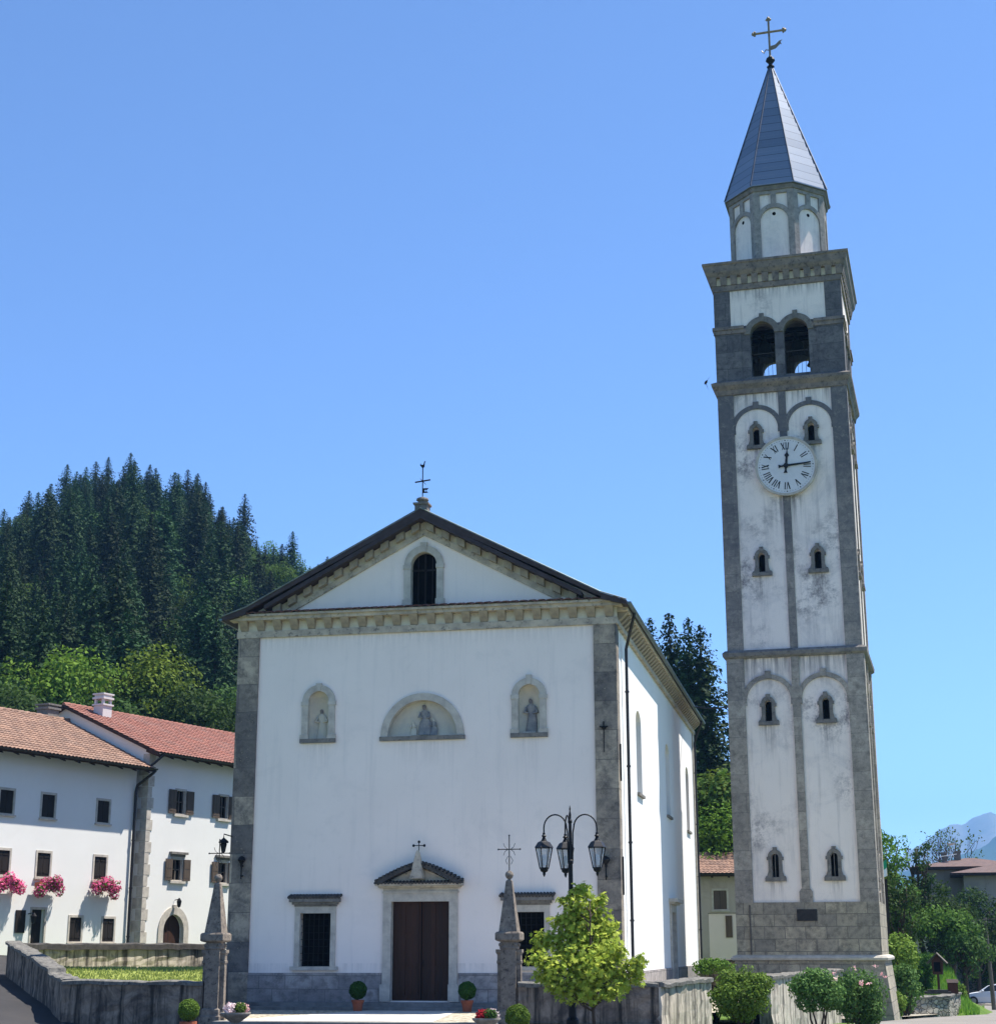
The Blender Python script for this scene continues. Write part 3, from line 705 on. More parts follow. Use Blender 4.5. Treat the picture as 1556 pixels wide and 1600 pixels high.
b.plate([(-1.36, 3.62), (1.36, 3.62), (1.2, 3.8)]+[(x*.84, z-.13) for x, z in top if abs(x) < 1.15]+[(-1.2, 3.8)], [], lambda u, v, w: (u, w-.2, v), .21)
b.box(-1.36, 1.36, -.3, .012, 3.57, 3.625); b.box(-1.43, 1.43, -.42, .013, 3.625, 3.70)
pd = b.build('door_pediment', 'cornice', df)
b = MB()
lowr = [(x, z-.02) for x, z in top]; 
ring = top+[(x*.92, z-.10) for x, z in reversed(top)]
b.plate(ring, [], lambda u, v, w: (u, w-.44, v), .45)
for k in range(26):
    x = -1.42+2.84*k/25; b.tube([(x, -.46, 3.71), (x, -.1, 3.78)], .045, 6)
for k in range(24):
    x = 1.4-2.8*k/23; z = 3.74+.6*(1-(abs(x)/1.48)**1.35)
    b.tube([(x, -.46, z+.01), (x, .0, z+.05)], .045, 6)
b.build('pediment_roof', 'soot', df)
b = MB(); b.lathe([(.3, 3.84), (.27, 3.96), (.13, 4.5), (.085, 4.66), (.045, 4.74)], 4, (0, -.44, 0), pi/4); fi = b.build('finial', 'cornice', df)
b = MB(); b.tube([(0, -.3, 4.72), (0, -.3, 5.0)], .016, 6); b.tube([(-.17, -.3, 4.9), (.17, -.3, 4.9)], .014, 6)
for p in ((-.18, 4.9), (.18, 4.9), (0, 5.02)): b.ball((p[0], -.3, p[1]), .048, 8)
b.build('finial_cross', 'iron', df)

# side windows and side door
for cy in (6.2, 16.4, 25.6):
    b = MB(); b.fill(arch(cy, 7.0, 9.55, .8, 10, .45), SW, .36); wo = b.build('side_window', 'glassdull' if False else 'plaster_side', ch)
    b = MB(); b.fill(arch(cy, 7.15, 9.5, .62, 10, .35), SW, .34); b.build('pane', 'dark' if False else 'trim_dark', wo)
    b = MB(); b.box(6.3, 6.6, cy-.86, cy+.86, 6.9, 7.0); b.build('window_sill', 'trim_dark', wo)
b = MB(); b.fill(sdoor, SW, .3); sd = b.build('side_door', 'door', ch)
b = MB(); b.plate([(15.6, .01), (15.91, .01), (15.91, 3.09), (17.49, 3.09), (17.49, .01), (17.8, .01), (17.8, 3.4), (15.6, 3.4)], [], lambda u, v, w: (6.58-w, u, v), .3)
b.box(6.49, 6.72, 15.5, 17.9, 3.4, 3.48); b.box(6.49, 6.85, 15.35, 18.05, 3.48, 3.62); b.build('side_door_frame', 'trim', sd)

# gable cross with weather vane
b = MB(); b.square([(.22, 16.05), (.22, 16.34), (.27, 16.37), (.27, 16.43), (.15, 16.46)], (0, -.32, 0)); b.lathe([(.12, 16.42), (.13, 16.5), (.22, 16.56), (.2, 16.62), (.1, 16.66)], 12, (0, -.32, 0))
gf = b.build('gable_finial', 'trim_dark', ch)
b = MB(); y = -.32; b.tube([(0, y, 16.6), (0, y, 17.75)], .02, 6); b.tube([(-.27, y, 17.22), (.27, y, 17.28)], .026, 6)
b.tube([(-.09, y, 17.35), (.11, y, 17.12)], .01, 5)
b.plate([(.02, 16.82), (.2, 16.82), (.13, 16.9), (.22, 16.99), (.02, 16.99)], [rect(.07, .12, 16.87, 16.93)], lambda u, v, w: (u, y+w-.006, v), .012, back=True)
b.plate([(-.02, 17.72), (.06, 17.75), (.07, 17.9), (.1, 17.97), (.05, 17.95), (.02, 17.84), (-.06, 17.84), (-.08, 17.9), (-.1, 17.82)], [], lambda u, v, w: (u, y+w-.008, v), .016, back=True)
b.build('weathervane_cross', 'iron', gf)

# flag holders and anchors on the pilasters, wall lantern
def holder(x, z, y=-.08):
    b = MB(); b.lathe([(.02, -.5), (.025, -.1), (.05, 0), (.14, .12), (.1, .2), (.03, .25)], 8, (x, y-.12, z)); b.box(x-.03, x+.03, y-.14, y+.005, z-.1, z-.04); b.box(x-.03, x+.03, y-.12, y+.005, z-.42, z-.37)
    b.build('flag_holder', 'iron', ch)
holder(-6.1, 4.4); holder(6.1, 4.25)
for x, z in ((6.1, 8.55),):
    b = MB(); b.tube([(x, -.12, z-.75), (x, -.12, z+.25)], [.012, .022], 6); b.ball((x, -.13, z+.05), .09, 8, .7); b.tube([(x-.14, -.12, z+.08), (x+.14, -.12, z+.08)], .022, 6)
    b.build('wall_anchor', 'iron', ch)
for y, z in ((.25, 7.6), (.3, 4.0)):
    b = MB(); b.tube([(6.59, y, z-.7), (6.59, y, z+.5)], .03, 6); b.build('wall_anchor', 'iron', ch)
b = MB(); x, y, z = -6.72, -.3, 4.95
b.tube([(-6.5, -.1, z+.35), (x, y, z+.42), (x, y, z+.3)], .02, 6); b.lathe([(.02, .3), (.17, .18), (.18, .13), (.1, .12), (.12, .09), (.07, -.16), (.03, -.2)], 6, (x, y, z)); b.build('wall_lantern', 'iron', ch)
# ------------------------------------------------------------------ bell tower
TK = .97096
tw = thing('bell_tower', 'tall square white and grey stone bell tower with a clock, belfry and pointed metal spire', 'bell tower', (12.1564, 20.8653, .0473), -.0699)
class TB(MB):
    def __init__(s): super().__init__(); s.K = TK
def face(k, h):
    c, s_ = cos(k*pi/2), sin(k*pi/2)
    return lambda u, v, w: (c*u-s_*(-h+w), s_*u+c*(-h+w), v)
def fbox(b, k, h, u0, u1, w0, w1, v0, v1):
    F = face(k, h); b.hexa([F(u0, v0, w0), F(u1, v0, w0), F(u1, v0, w1), F(u0, v0, w1), F(u0, v1, w0), F(u1, v1, w0), F(u1, v1, w1), F(u0, v1, w1)])
H = 3.03
# battered foot, ledge, ashlar plinth
b = TB(); b.square([(3.5, -2.2), (3.13, 1.14)]); b.build('battered_base', 'tower_plinth', tw)
b = TB(); b.square([(3.14, 1.14), (3.26, 1.17), (3.28, 1.26), (3.2, 1.34), (3.05, 1.38)]); b.build('base_ledge', 'trim', tw)
b = TB(); b.square([(3.035, 1.38), (3.03, 3.56)]); b.build('base_block', 'tower_plinth', tw)
# plastered shaft, front and right side with window openings
tz = [(4.62, 1.0), (11.36, .93), (18.12, .9), (24.14, .88)]
def twin(c, z, hh): return arch(c, z, z+hh-.16, .16, 8)
b = TB(); core = 2.9
for k in range(4):
    holes = [twin(s*1.255, z, hh) for z, hh in tz for s in (-1, 1)] if k in (0, 1) else []
    b.plate(rect(-core, core, 3.5, 27.0), holes, face(k, core), .4, osides=False)
sh = b.build('shaft_wall', 'plaster_tower', tw)
for k in (0, 1):
    for j, (z, hh) in enumerate(tz):
        for s in (-1, 1):
            c = s*1.255; F = face(k, core+.11); b = TB()
            zs = z+hh-.16
            out = [(c-.43, z-.17), (c+.43, z-.17), (c+.43, z+.03), (c+.36, z+.06), (c+.30, z+.25), (c+.29, zs-.12), (c+.36, zs-.12), (c+.36, zs+.02)]
            out += [(c+.31*cos(pi*q/10), zs+.02+.31*sin(pi*q/10)) for q in range(11)]
            out += [(c-.36, zs+.02), (c-.36, zs-.12), (c-.29, zs-.12), (c-.30, z+.25), (c-.36, z+.06), (c-.43, z+.03)]
            b.plate(out, [arch(c, z, zs, .152, 8)], F, .13)
            fbox(b, k, core+.14, c-.09, c+.09, 0, .15, zs+.2, zs+.43)
            fbox(b, k, core+.16, c-.45, c+.45, 0, .17, z-.18, z-.02)
            if j == 0:
                fbox(b, k, core+.05, c-.012, c+.012, 0, .03, z, z+hh-.05)
            wso = b.build('window_surround', 'trim_dark', tw)
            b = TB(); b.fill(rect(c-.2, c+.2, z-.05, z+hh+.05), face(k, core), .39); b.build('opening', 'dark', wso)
# corner pilasters (each wraps its corner) and centre strips
for sx in (-1, 1):
    for sy in (-1, 1):
        b = TB()
        xa, xb = sorted((sx*2.26, sx*H)); ya, yb = sorted((sy*2.26, sy*H))
        b.box(xa, xb, ya, yb, 3.56, 14.2)
        h2 = 2.97; xa, xb = sorted((sx*2.24, sx*h2)); ya, yb = sorted((sy*2.24, sy*h2))
        b.box(xa, xb, ya, yb, 14.56, 26.68)
        b.build('corner_pilaster', 'tower_stone', tw)
for k in range(4):
    b = TB()
    fbox(b, k, H-.02, -.17, .17, 0, .2, 4.15, 14.2); fbox(b, k, H-.02, -.28, .28, 0, .2, 3.56, 4.0)
    F = face(k, H-.02); b.hexa([F(-.28, 4.0, 0), F(.28, 4.0, 0), F(.28, 4.0, .2), F(-.28, 4.0, .2), F(-.17, 4.15, 0), F(.17, 4.15, 0), F(.17, 4.15, .2), F(-.17, 4.15, .2)])
    fbox(b, k, 2.96, -.17, .17, 0, .2, 14.56, 26.68)
    b.build('centre_strip', 'tower_stone', tw)
    for zs, zt, hf in ((12.26, 14.2, 3.0), (24.92, 26.68, 2.945)):
        for s in (-1, 1):
            c = s*1.215; b = TB()
            b.plate(half_ring(c, zs, .98, 1.19, 20), [], face(k, hf), .2)
            F = face(k, hf)
            fbox(b, k, hf+.03, c-.13, c+.13, 0, .2, zs+1.0, zs+1.34)
            for q in (-1, 1):
                ua, ub = sorted((c+q*.97, c+q*1.2)); fbox(b, k, hf, ua, ub, 0, .2, zs-.18, zs-.001)
            b.build('blind_arch', 'tower_stone', tw)
# string courses
b = TB(); b.square([(2.9, 14.2), (3.06, 14.2), (3.16, 14.28), (3.18, 14.44), (3.06, 14.56), (2.9, 14.57)]); b.build('string_course', 'trim_dark', tw)
b = TB(); b.square([(2.9, 26.66), (3.02, 26.68), (3.06, 26.9), (3.2, 27.1), (3.22, 27.24), (3.0, 27.36), (2.4, 27.37)]); b.build('string_course', 'tower_cornice', tw)
# belfry walls with real openings
bz0, bz1 = 27.36, 31.95
bh = 2.93
b = TB()
ops = [arch(-.76, 27.5, 29.62, .57, 14), arch(.8, 27.5, 29.62, .57, 14)]
b.plate(rect(-bh, bh, bz0, bz1), ops, face(0, bh), .55, osides=False)
for k in (1, 2, 3):
    b.plate(rect(-bh, bh, bz0, bz1), ops, face(k, bh), .55, osides=False)
for k in range(4):
    b.plate(rect(-bh+.56, bh-.56, bz0, bz1), ops, face(k, bh-.55), .001, osides=False)
b.add([(-2.5, -2.5, 27.372), (2.5, -2.5, 27.372), (2.5, 2.5, 27.372), (-2.5, 2.5, 27.372)], [(0, 1, 2, 3)])
b.add([(-2.5, -2.5, 31.5), (2.5, -2.5, 31.5), (2.5, 2.5, 31.5), (-2.5, 2.5, 31.5)], [(0, 1, 2, 3)])
bw = b.build('belfry_wall', 'tower_stone_dark', tw)
for k in range(4):
    b = TB()                                                 # white panel over the arches
    outer = [(-2.21, 30.1), (-1.66, 30.1)]+[(-.79-.87*cos(pi*q/12), 29.7+.0+1.15*sin(.36+(pi-.72)*q/12)) for q in range(13)][:0]
    pl = [(-2.21, 30.08)]
    for c in (-.76, .8):
        pl += [(c-.82*cos(t), 29.62+.82*sin(t)) for t in np.linspace(.6, pi-.6, 15)]
    pl += [(2.21, 30.08), (2.21, 31.9), (-2.21, 31.9)]
    b.plate(pl, [], face(k, bh+.012), .012); b.build('belfry_panel', 'plaster_tower', bw)
    for c in (-.76, .8):
        b = TB(); b.plate(half_ring(c, 29.62, .56, .83, 20), [], face(k, bh+(.075 if c > 0 else .07)), .3)
        fbox(b, k, bh+.11, c-.11, c+.11, 0, .12, 30.2, 30.6)
        b.build('archivolt', 'trim_dark', bw)
        b = TB(); F = face(k, bh-.25); b.tube([F(c-.57, 28.68, 0), F(c+.57, 28.7, 0)], .028, 6)
        for q in range(-2, 3): b.tube([F(c+q*.19, 27.45, .05), F(c+q*.19, 28.68, .05)], .011, 5)
        b.build('railing', 'iron_cross', bw)
    for u0, u1 in ((-3.03, -1.5), (1.54, 3.03)):
        b = TB(); fbox(b, k, bh+.09, u0, u1, 0, .1, 29.72, 29.92); fbox(b, k, bh+.15, u0-(.03 if u0 < 0 else -.1), u1+(.03 if u0 > 0 else -.1), 0, .16, 29.92, 30.07)
        b.build('impost_course', 'tower_cornice', bw)
for sx in (-1, 1):
    for sy in (-1, 1):
        b = TB(); xa, xb = sorted((sx*2.23, sx*2.98)); ya, yb = sorted((sy*2.23, sy*2.98))
        b.box(xa, xb, ya, yb, 30.08, 31.9); xa, xb = sorted((sx*1.75, sx*2.975)); ya, yb = sorted((sy*1.75, sy*2.975)); b.box(xa, xb, ya, yb, 27.37, 29.71)
        b.build('belfry_pier', 'tower_stone_dark', tw)
for x, y, r in ((-.95, -.3, .5), (.62, -.2, .48), (1.3, 1.0, .36)):
    b = TB(); b.lathe([(r*q, 29.2+r*1.9*z) for q, z in ((1.0, 0), (.97, .06), (.8, .2), (.66, .45), (.6, .75), (.52, .9), (.3, 1.0), (.05, 1.02))], 20, (x, y, 0)); b.box(x-.08, x+.08, y-.6, y+.6, 29.2+r*1.95, 29.45+r*1.95)
    b.build('bell', 'bronze', bw, smooth=False)
b = TB(); b.box(-2.4, 2.4, -.9, -.7, 30.35, 30.55); b.box(-2.4, 2.4, .3, .5, 30.35, 30.55); b.box(-2.4, -2.2, -1.5, 1.6, 30.551, 30.65); b.build('bell_frame', 'dark', bw)
# crowning cornice
b = TB(); b.square([(2.95, 31.88), (3.03, 31.9), (3.05, 32.16), (3.0, 32.17)]); b.square([(3.16, 32.58), (3.22, 32.66), (3.3, 32.8), (3.36, 33.1), (3.42, 33.14), (3.42, 33.24), (1.0, 33.34)])
b.square([(3.0, 32.1), (3.0, 32.6)])
tc = b.build('crowning_cornice', 'tower_cornice', tw)
b = TB(); b.square([(3.025, 32.2), (3.025, 32.56)], ); b.build('frieze', 'cream_infill', tc)
for k in range(4):
    for q in range(13):
        u = -2.95+5.9*q/12; b = TB(); F = face(k, 3.2)
        b.hexa([F(u-.14, 32.17, .1), F(u+.14, 32.17, .1), F(u+.14, 32.17, .2), F(u-.14, 32.17, .2), F(u-.16, 32.59, .0), F(u+.16, 32.59, .0), F(u+.16, 32.59, .2), F(u-.16, 32.59, .2)])
        b.build('modillion', 'tower_cornice', tc)
# octagonal drum
ap = 2.30; side = 2*ap*math.tan(pi/8)
b = TB(); b.lathe([(ap-.09, 33.2), (ap-.09, 37.4)], 8, (0, 0, 0), pi/8, True); dm = b.build('drum', 'plaster_tower', tw)
def oface(k, h):
    a = k*pi/4; c, s_ = cos(a), sin(a)
    return lambda u, v, w: (c*u-s_*(-h+w), s_*u+c*(-h+w), v)
for k in range(8):
    F = oface(k, ap); b = TB(); e = side/2
    hl = arch(0, 33.45, 35.62, .66, 14)
    spL = [(-.66, 37.02), (-.66, 35.66+.84*sin(math.acos(.66/.84)))]+[(-.84*cos(t), 35.66+.84*sin(t)) for t in np.linspace(math.acos(.66/.84), math.acos(.13/.84), 8)][1:]+[(-.13, 37.02)]
    spR = [(-u, v) for u, v in reversed(spL)]
    b.plate([(-e, 33.25), (e, 33.25), (e, 37.2), (-e, 37.2)], [hl, spL, spR], F, .1, osides=False)
    b.build('drum_arcade', 'drum_stone', dm)
    b = TB(); F = oface(k, ap-.082)
    b.fill([(.09*cos(t), 35.98+.09*sin(t)) for t in np.linspace(0, 2*pi, 13)[:-1]], F, 0); b.build('oculus', 'dark', dm)
b = TB(); b.lathe([(ap, 37.18), (ap+.06, 37.2), (ap+.1, 37.4), (ap-.2, 37.41)], 8, (0, 0, 0), pi/8, True); b.build('drum_cornice', 'trim_dark', dm)
# spire of overlapping sheets
b = TB(); prof = [(ap-.2, 37.40), (2.50, 37.42), (2.5, 37.48)]
n = 15
for k in range(n):
    r0 = 2.46+(.10-2.46)*k/n; r1 = 2.46+(.10-2.46)*(k+1)/n
    prof += [(r0, 37.5+7.55*k/n), (r1+.034, 37.5+7.55*(k+1)/n-.02)]
b.lathe(prof, 8, (0, 0, 0), pi/8, True); sp = b.build('spire', 'lead', tw)
for k in range(8):
    a = pi/8+k*pi/4; q = 1/cos(pi/8); b = TB()
    b.tube([(2.5*q*cos(a), 2.5*q*sin(a), 37.48), (.1*q*cos(a), .1*q*sin(a), 45.07)], .04, 6); b.build('spire_rib', 'rib', sp)
b = TB(); b.lathe([(.14, 45.0), (.2, 45.15), (.1, 45.25), (.11, 45.35), (.24, 45.5), (.2, 45.62), (.08, 45.74), (.05, 45.8)], 12); b.build('spire_knob', 'iron', sp)
b = TB(); b.tube([(0, 0, 45.7), (0, 0, 47.86)], .055, 8); b.tube([(-.74, 0, 47.15), (.74, 0, 47.15)], .06, 8)
for p in ((-.8, 47.15), (.8, 47.15), (0, 47.93)):
    b.ball((p[0], 0, p[1]), .1, 8)
    dx, dz = (1, 0) if p[0] else (0, 1)
    for s in (-1, 1): b.ball((p[0]-.07*np.sign(p[0])+s*.09*dz, 0, p[1]-(.07 if dz else 0)+s*.09*dx), .065, 8)
scx = b.build('spire_cross', 'gold', sp)
b = TB(); b.plate([(.05, 46.1), (.3, 46.16), (.55, 46.4), (.62, 46.35), (.56, 46.52), (.66, 46.62), (.5, 46.58), (.28, 46.38), (.05, 46.34)], [], lambda u, v, w: (u, w-.01, v), .02, back=True)
b.tube([(-.42, 0, 46.12), (-.3, 0, 45.98), (-.2, 0, 46.16), (-.05, 0, 46.12)], .03, 6); b.build('weathervane', 'gold', sp)
# clock
Fc = face(0, 3.16); ccx, ccz, cr = .065, 22.98, 1.36
def cp(r, a): return (ccx+r*sin(a), ccz+r*cos(a))
b = TB(); b.plate([cp(cr, -2*pi*k/64) for k in range(64)], [], Fc, .25); ck = b.build('clock', 'clock', tw)
b = TB(); b.plate([cp(cr+.05, -2*pi*k/64) for k in range(64)], [[cp(cr-.06, -2*pi*k/64) for k in range(64)]], face(0, 3.19), .1); b.build('clock_rim', 'trim', ck)
F1 = face(0, 3.166)
def stroke(b, r0, a0, r1, a1, w, lift=0.):
    p, q = Vector(cp(r0, a0)), Vector(cp(r1, a1)); t = (q-p).normalized(); nn = Vector((-t.y, t.x))*w/2
    F_ = face(0, 3.17+lift); b.plate([p+nn, p-nn, q-nn, q+nn], [], F_, .012)
rn = {1: 'I', 2: 'II', 3: 'III', 4: 'IV', 5: 'V', 6: 'VI', 7: 'VII', 8: 'VIII', 9: 'IX', 10: 'X', 11: 'XI', 12: 'XII'}
wd = {'I': .10, 'V': .17, 'X': .17}
for hnum, txt in rn.items():
    a = 2*pi*hnum/12; r0, r1 = .78, 1.12; rm = .95
    tot = sum(wd[c] for c in txt); x = -tot/2; b = TB(); i_ = 0
    for c in txt:
        w = wd[c]; xc = x+w/2; x += w; lf = .0006*i_; i_ += 1
        A = lambda o, r: a+o/rm
        if c == 'I': stroke(b, r0, A(xc, r0), r1, A(xc, r1), .042, lf)
        if c == 'V': stroke(b, r1, A(xc-w*.36, 0), r0, A(xc, 0), .05, lf); stroke(b, r0, A(xc, 0), r1, A(xc+w*.36, 0), .026, lf+.0003)
        if c == 'X': stroke(b, r1, A(xc-w*.36, 0), r0, A(xc+w*.36, 0), .05, lf); stroke(b, r0, A(xc-w*.36, 0), r1, A(xc+w*.36, 0), .026, lf+.0003)
    b.build('numeral', 'black', ck)
b = TB()
for k in range(60):
    a = 2*pi*k/60; c_ = cp(1.21, a); r = .03 if k % 5 == 0 else .014
    b.plate([(c_[0]+r*cos(t), c_[1]+r*sin(t)) for t in np.linspace(0, 2*pi, 9)[:-1]], [], F1, .01)
b.build('minute_dots', 'black', ck)
def hand(ang, L, tail, lift, hour):
    b = TB(); s_, c_ = sin(ang), cos(ang)
    T_ = lambda x, y: (ccx+x*c_+y*s_, ccz-x*s_+y*c_)
    F_ = face(0, 3.17+lift)
    if hour: poly = [(-.05, 0), (-.05, .42), (-.11, .5), (-.03, .62), (0, L), (.03, .62), (.11, .5), (.05, .42), (.05, 0), (.04, -tail+.12), (.09, -tail), (-.09, -tail), (-.04, -tail+.12)]
    else: poly = [(-.05, 0), (-.045, .5), (-.02, L), (.02, L), (.045, .5), (.05, 0), (.035, -tail+.12), (.09, -tail), (-.09, -tail), (-.035, -tail+.12)]
    b.plate([T_(*p) for p in reversed(poly)], [], F_, .015)
    b.plate([(ccx+.12*cos(t), ccz+.12*sin(t)) for t in np.linspace(0, 2*pi, 17)[:-1]], [], face(0, 3.185+lift), .014)
    return b.build('hour_hand' if hour else 'minute_hand', 'black', ck)
hand(radians(6), .86, .34, .03, True); hand(radians(86), 1.12, .34, .055, False)
# dark plaque, downpipe line
b = TB(); fbox(b, 0, H+.06, -.42, .42, 0, .1, 2.78, 3.26); b.build('plaque', 'plaque', tw)
b = TB(); F = face(0, H+.05); b.tube([F(-2.42, 1.4, 0), F(-2.42, 3.45, 0)], .035, 6); b.build('cable_conduit', 'pole_wood', tw)

# cable from the church eave to the tower
b = MB(); b.tube([(7.05, 24.2, 12.66), (8.3, 21.8, 12.22), (9.35, 19.4, 11.98)], .035, 6)
o = b.build('overhead_cable', 'iron'); tag(o, 'dark cable strung from the church eave to the side of the bell tower', 'cable')
# ------------------------------------------------------------------ houses along the street on the left
def tile_roof(x0, x1, L, mat, name, parent, origin, ex, ey, pitch=.24, row=.36, step=.035, amp=.045, taper=None):
    """tiled slope: x along the eave, y up the slope; own object frame so the tile pattern follows it"""
    nx = int((x1-x0)/pitch*4); ny = max(1, int(round(L/row))); row = L/ny
    b = MB(); vs = []; fs = []
    for j in range(ny):
        for e in (0, 1):
            for k in range(nx+1):
                x = x0+(x1-x0)*k/nx
                vs.append((x, (j+e)*row, amp*abs(sin(pi*x/pitch))+(step if e == 0 else 0)))
    w = nx+1
    for j in range(ny):
        for k in range(nx):
            a = 2*j*w+k; fs.append((a, a+1, a+w+1, a+w))
            if j < ny-1: fs.append((a+w, a+w+1, a+2*w+1, a+2*w))
    b.add(vs, fs)
    # underside slab
    b.cur = 1; t = .16
    b.hexa([(x0, 0, -t), (x1, 0, -t), (x1, L, -t), (x0, L, -t), (x0, 0, -.004), (x1, 0, -.004), (x1, L, -.004), (x0, L, -.004)])
    o = b.build(name, [mat, 'eave_wood'], parent)
    ez = Vector(ex).cross(Vector(ey)); M = Matrix((Vector(ex), Vector(ey), ez)).transposed().to_4x4(); M.translation = Vector(origin)
    o.matrix_local = M
    return o
def gable_house(name, label, org, rz, x0, x1, depth, ze, rise, zb, wallmat, tilemat, openings, over=.9, side=.5, cat='house', pent=False):
    """front wall on local y=0 facing -y"""
    h = thing(name, label, cat, org, rz)
    xm = depth/2; slope = rise/(xm+over); zw = ze+slope*over-.12
    b = MB(); b.plate([(x0, zb), (x1, zb), (x1, zw), (x0, zw)], [o['hole'] for o in openings], lambda u, v, w: (u, w, v), .22, osides=False)
    zr = zw+slope*xm
    for x in (x0, x1): b.add([(x, 0, zb), (x, depth, zb), (x, depth, zw), (x, xm, zr), (x, 0, zw)], [(0, 1, 2, 3, 4)])
    b.add([(x0, depth, zb), (x1, depth, zb), (x1, depth, zw), (x0, depth, zw)], [(0, 1, 2, 3)])
    b.build('wall', wallmat, h)
    Ls = hypot(xm+over, rise); c, s_ = (xm+over)/Ls, rise/Ls
    r1 = tile_roof(x0-side, x1+side, Ls, tilemat, 'roof', h, (0, -over, ze), (1, 0, 0), (0, c, s_))
    tile_roof(-(x1+side), -(x0-side), Ls, tilemat, 'roof', h, (0, depth+over, ze), (-1, 0, 0), (0, -c, s_))
    b = MB(); x = x0-side
    while x < x1+side:
        b.tube([(x, xm, ze+rise+.0), (x+.42, xm, ze+rise+.04)], .11, 8); x += .4
    b.build('ridge_tiles', tilemat, r1).matrix_parent_inverse = Matrix(); 
    b_ = r1.children[-1]; b_.parent = h
    # rafters under the eave
    k = 0; x = x0-side+.15
    while x < x1+side-.05:
        b = MB(); zz = ze-.2; b.hexa([(x-.06, -over+.05, zz-.02), (x+.06, -over+.05, zz-.02), (x+.06, .1, zz+slope*(over+.05)-.08), (x-.06, .1, zz+slope*(over+.05)-.08),
                           (x-.06, -over+.05, zz+.03), (x+.06, -over+.05, zz+.03), (x+.06, .1, zz+slope*(over+.05)+.02), (x-.06, .1, zz+slope*(over+.05)+.02)])
        b.build('rafter', 'eave_wood', h); x += .95
    b = MB(); nn = 8; vs = []
    for x in (x0-side, x1+side): vs += [(x, -over-.07+.08*cos(pi+pi*q/nn), ze-.0+.08*sin(pi+pi*q/nn)) for q in range(nn+1)]
    b.add(vs, [(q, q+1, nn+2+q, nn+1+q) for q in range(nn)]); b.build('gutter', 'pipe', h)
    for o in openings:
        o['make'](h, o)
    return h
def opening(kind, c, z0, z1, w, shut='shutter', frame='trim', **kw):
    hole = arch(c, z0, z1-w/2, w/2, 12) if kind == 'arch' else rect(c-w/2, c+w/2, z0, z1)
    def make(h, o):
        nm = 'door' if kind in ('arch', 'door') else 'window'
        b = MB(); b.fill(hole, lambda u, v, w_: (u, w_, v), .2)
        p = b.build(nm, {'arch': 'door', 'door': shut, 'closed': 'dark', 'open': 'dark'}[kind], h)
        b = MB(); t = kw.get('t', .1)
        if kind == 'arch':
            ring = half_ring(c, z1-w/2, w/2-.006, w/2+.36, 18)
            ring = [(c+w/2+.36, z0)]+ring[:19]+[(c-w/2-.36, z0), (c-w/2+.006, z0)]+ring[19:]+[(c+w/2-.006, z0)]
            b.plate(ring, [], lambda u, v, w_: (u, w_-.05, v), .2)
            b.hexa([(c-.1, -.09, z1), (c+.1, -.09, z1), (c+.1, .0, z1), (c-.1, 0, z1), (c-.14, -.09, z1+.45), (c+.14, -.09, z1+.45), (c+.14, 0, z1+.45), (c-.14, 0, z1+.45)])
        else:
            b.plate(rect(c-w/2-t, c+w/2+t, z0-(0 if kind == 'door' else t), z1+t), [rect(c-w/2+.005, c+w/2-.005, z0+.005, z1-.005)], lambda u, v, w_: (u, w_-.025, v), .1)
        b.build('frame', frame, p)
        if kind == 'closed':
            for s in (-1, 1):
                xa, xb = sorted((c+s*.008, c+s*w/2)); b = MB(); b.box(xa, xb, .02, .06, z0+.01, z1-.01)
                for zz in (z0+.15, z1-.2): b.box(xa+.03, xb-.03, .0, .021, zz, zz+.06)
                b.build('shutter', shut, p)
            b = MB(); b.box(c-w/2-.14, c+w/2+.14, -.1, .004, z0-.12, z0-.05); b.build('sill', frame, p)
        if kind == 'open':
            sw = kw.get('sw', w*.68)
            for s in (-1, 1):
                xa, xb = sorted((c+s*(w/2+.06), c+s*(w/2+.06+sw))); b = MB(); b.box(xa, xb, -.09, -.045, z0-.02, z1+.02)
                b.box(xa+.05, xb-.05, -.1, -.089, z0+.1, (z0+z1)/2-.05); b.box(xa+.05, xb-.05, -.1, -.089, (z0+z1)/2+.05, z1-.1)
                b.build('shutter', shut, p)
            b = MB(); b.box(c-.03, c+.03, .1, .15, z0, z1); b.box(c-w/2, c+w/2, .1, .14, z0+(z1-z0)*.5, z0+(z1-z0)*.5+.04)
            for s in (-1, 1): xa, xb = sorted((c+s*(w/2-.07), c+s*w/2)); b.box(xa, xb, .1, .15, z0, z1)
            b.build('casement', 'pole_wood', p)
            b = MB(); b.box(c-w/2-.2, c+w/2+.2, -.12, .004, z0-.16, z0-.05); b.build('sill', frame, p)
            if kw.get('cap'):
                b = MB(); b.box(c-w/2-.16, c+w/2+.16, -.07, .004, z1+.14, z1+.25); b.box(c-w/2-.26, c+w/2+.26, -.17, .005, z1+.25, z1+.36); b.build('cap', 'trim_dark', p)
    return dict(hole=hole, make=make)
RZ = radians(73)
EXh = Vector((cos(RZ), sin(RZ), 0)); NOUT = Vector((sin(RZ), -cos(RZ), 0))
O1 = Vector((-19.27, 20.72, 0)); O2 = O1+EXh*.5+NOUT*.3
op1 = []
for c in (-8.3, -5.77, -2.19, -11.6): op1.append(opening('closed', c, 7.33, 8.33, .8))
for c in (-8.28, -5.82, -2.18, -11.6): op1.append(opening('closed', c, 4.75, 5.78, .8))
op1.append(opening('door', -5.92, 1.1, 3.35, .8)); op1.append(opening('closed', -3.56, 2.0, 3.05, .76)); op1.append(opening('closed', -1.4, 2.0, 3.03, .76)); op1.append(opening('closed', -9.0, 2.0, 3.05, .76))
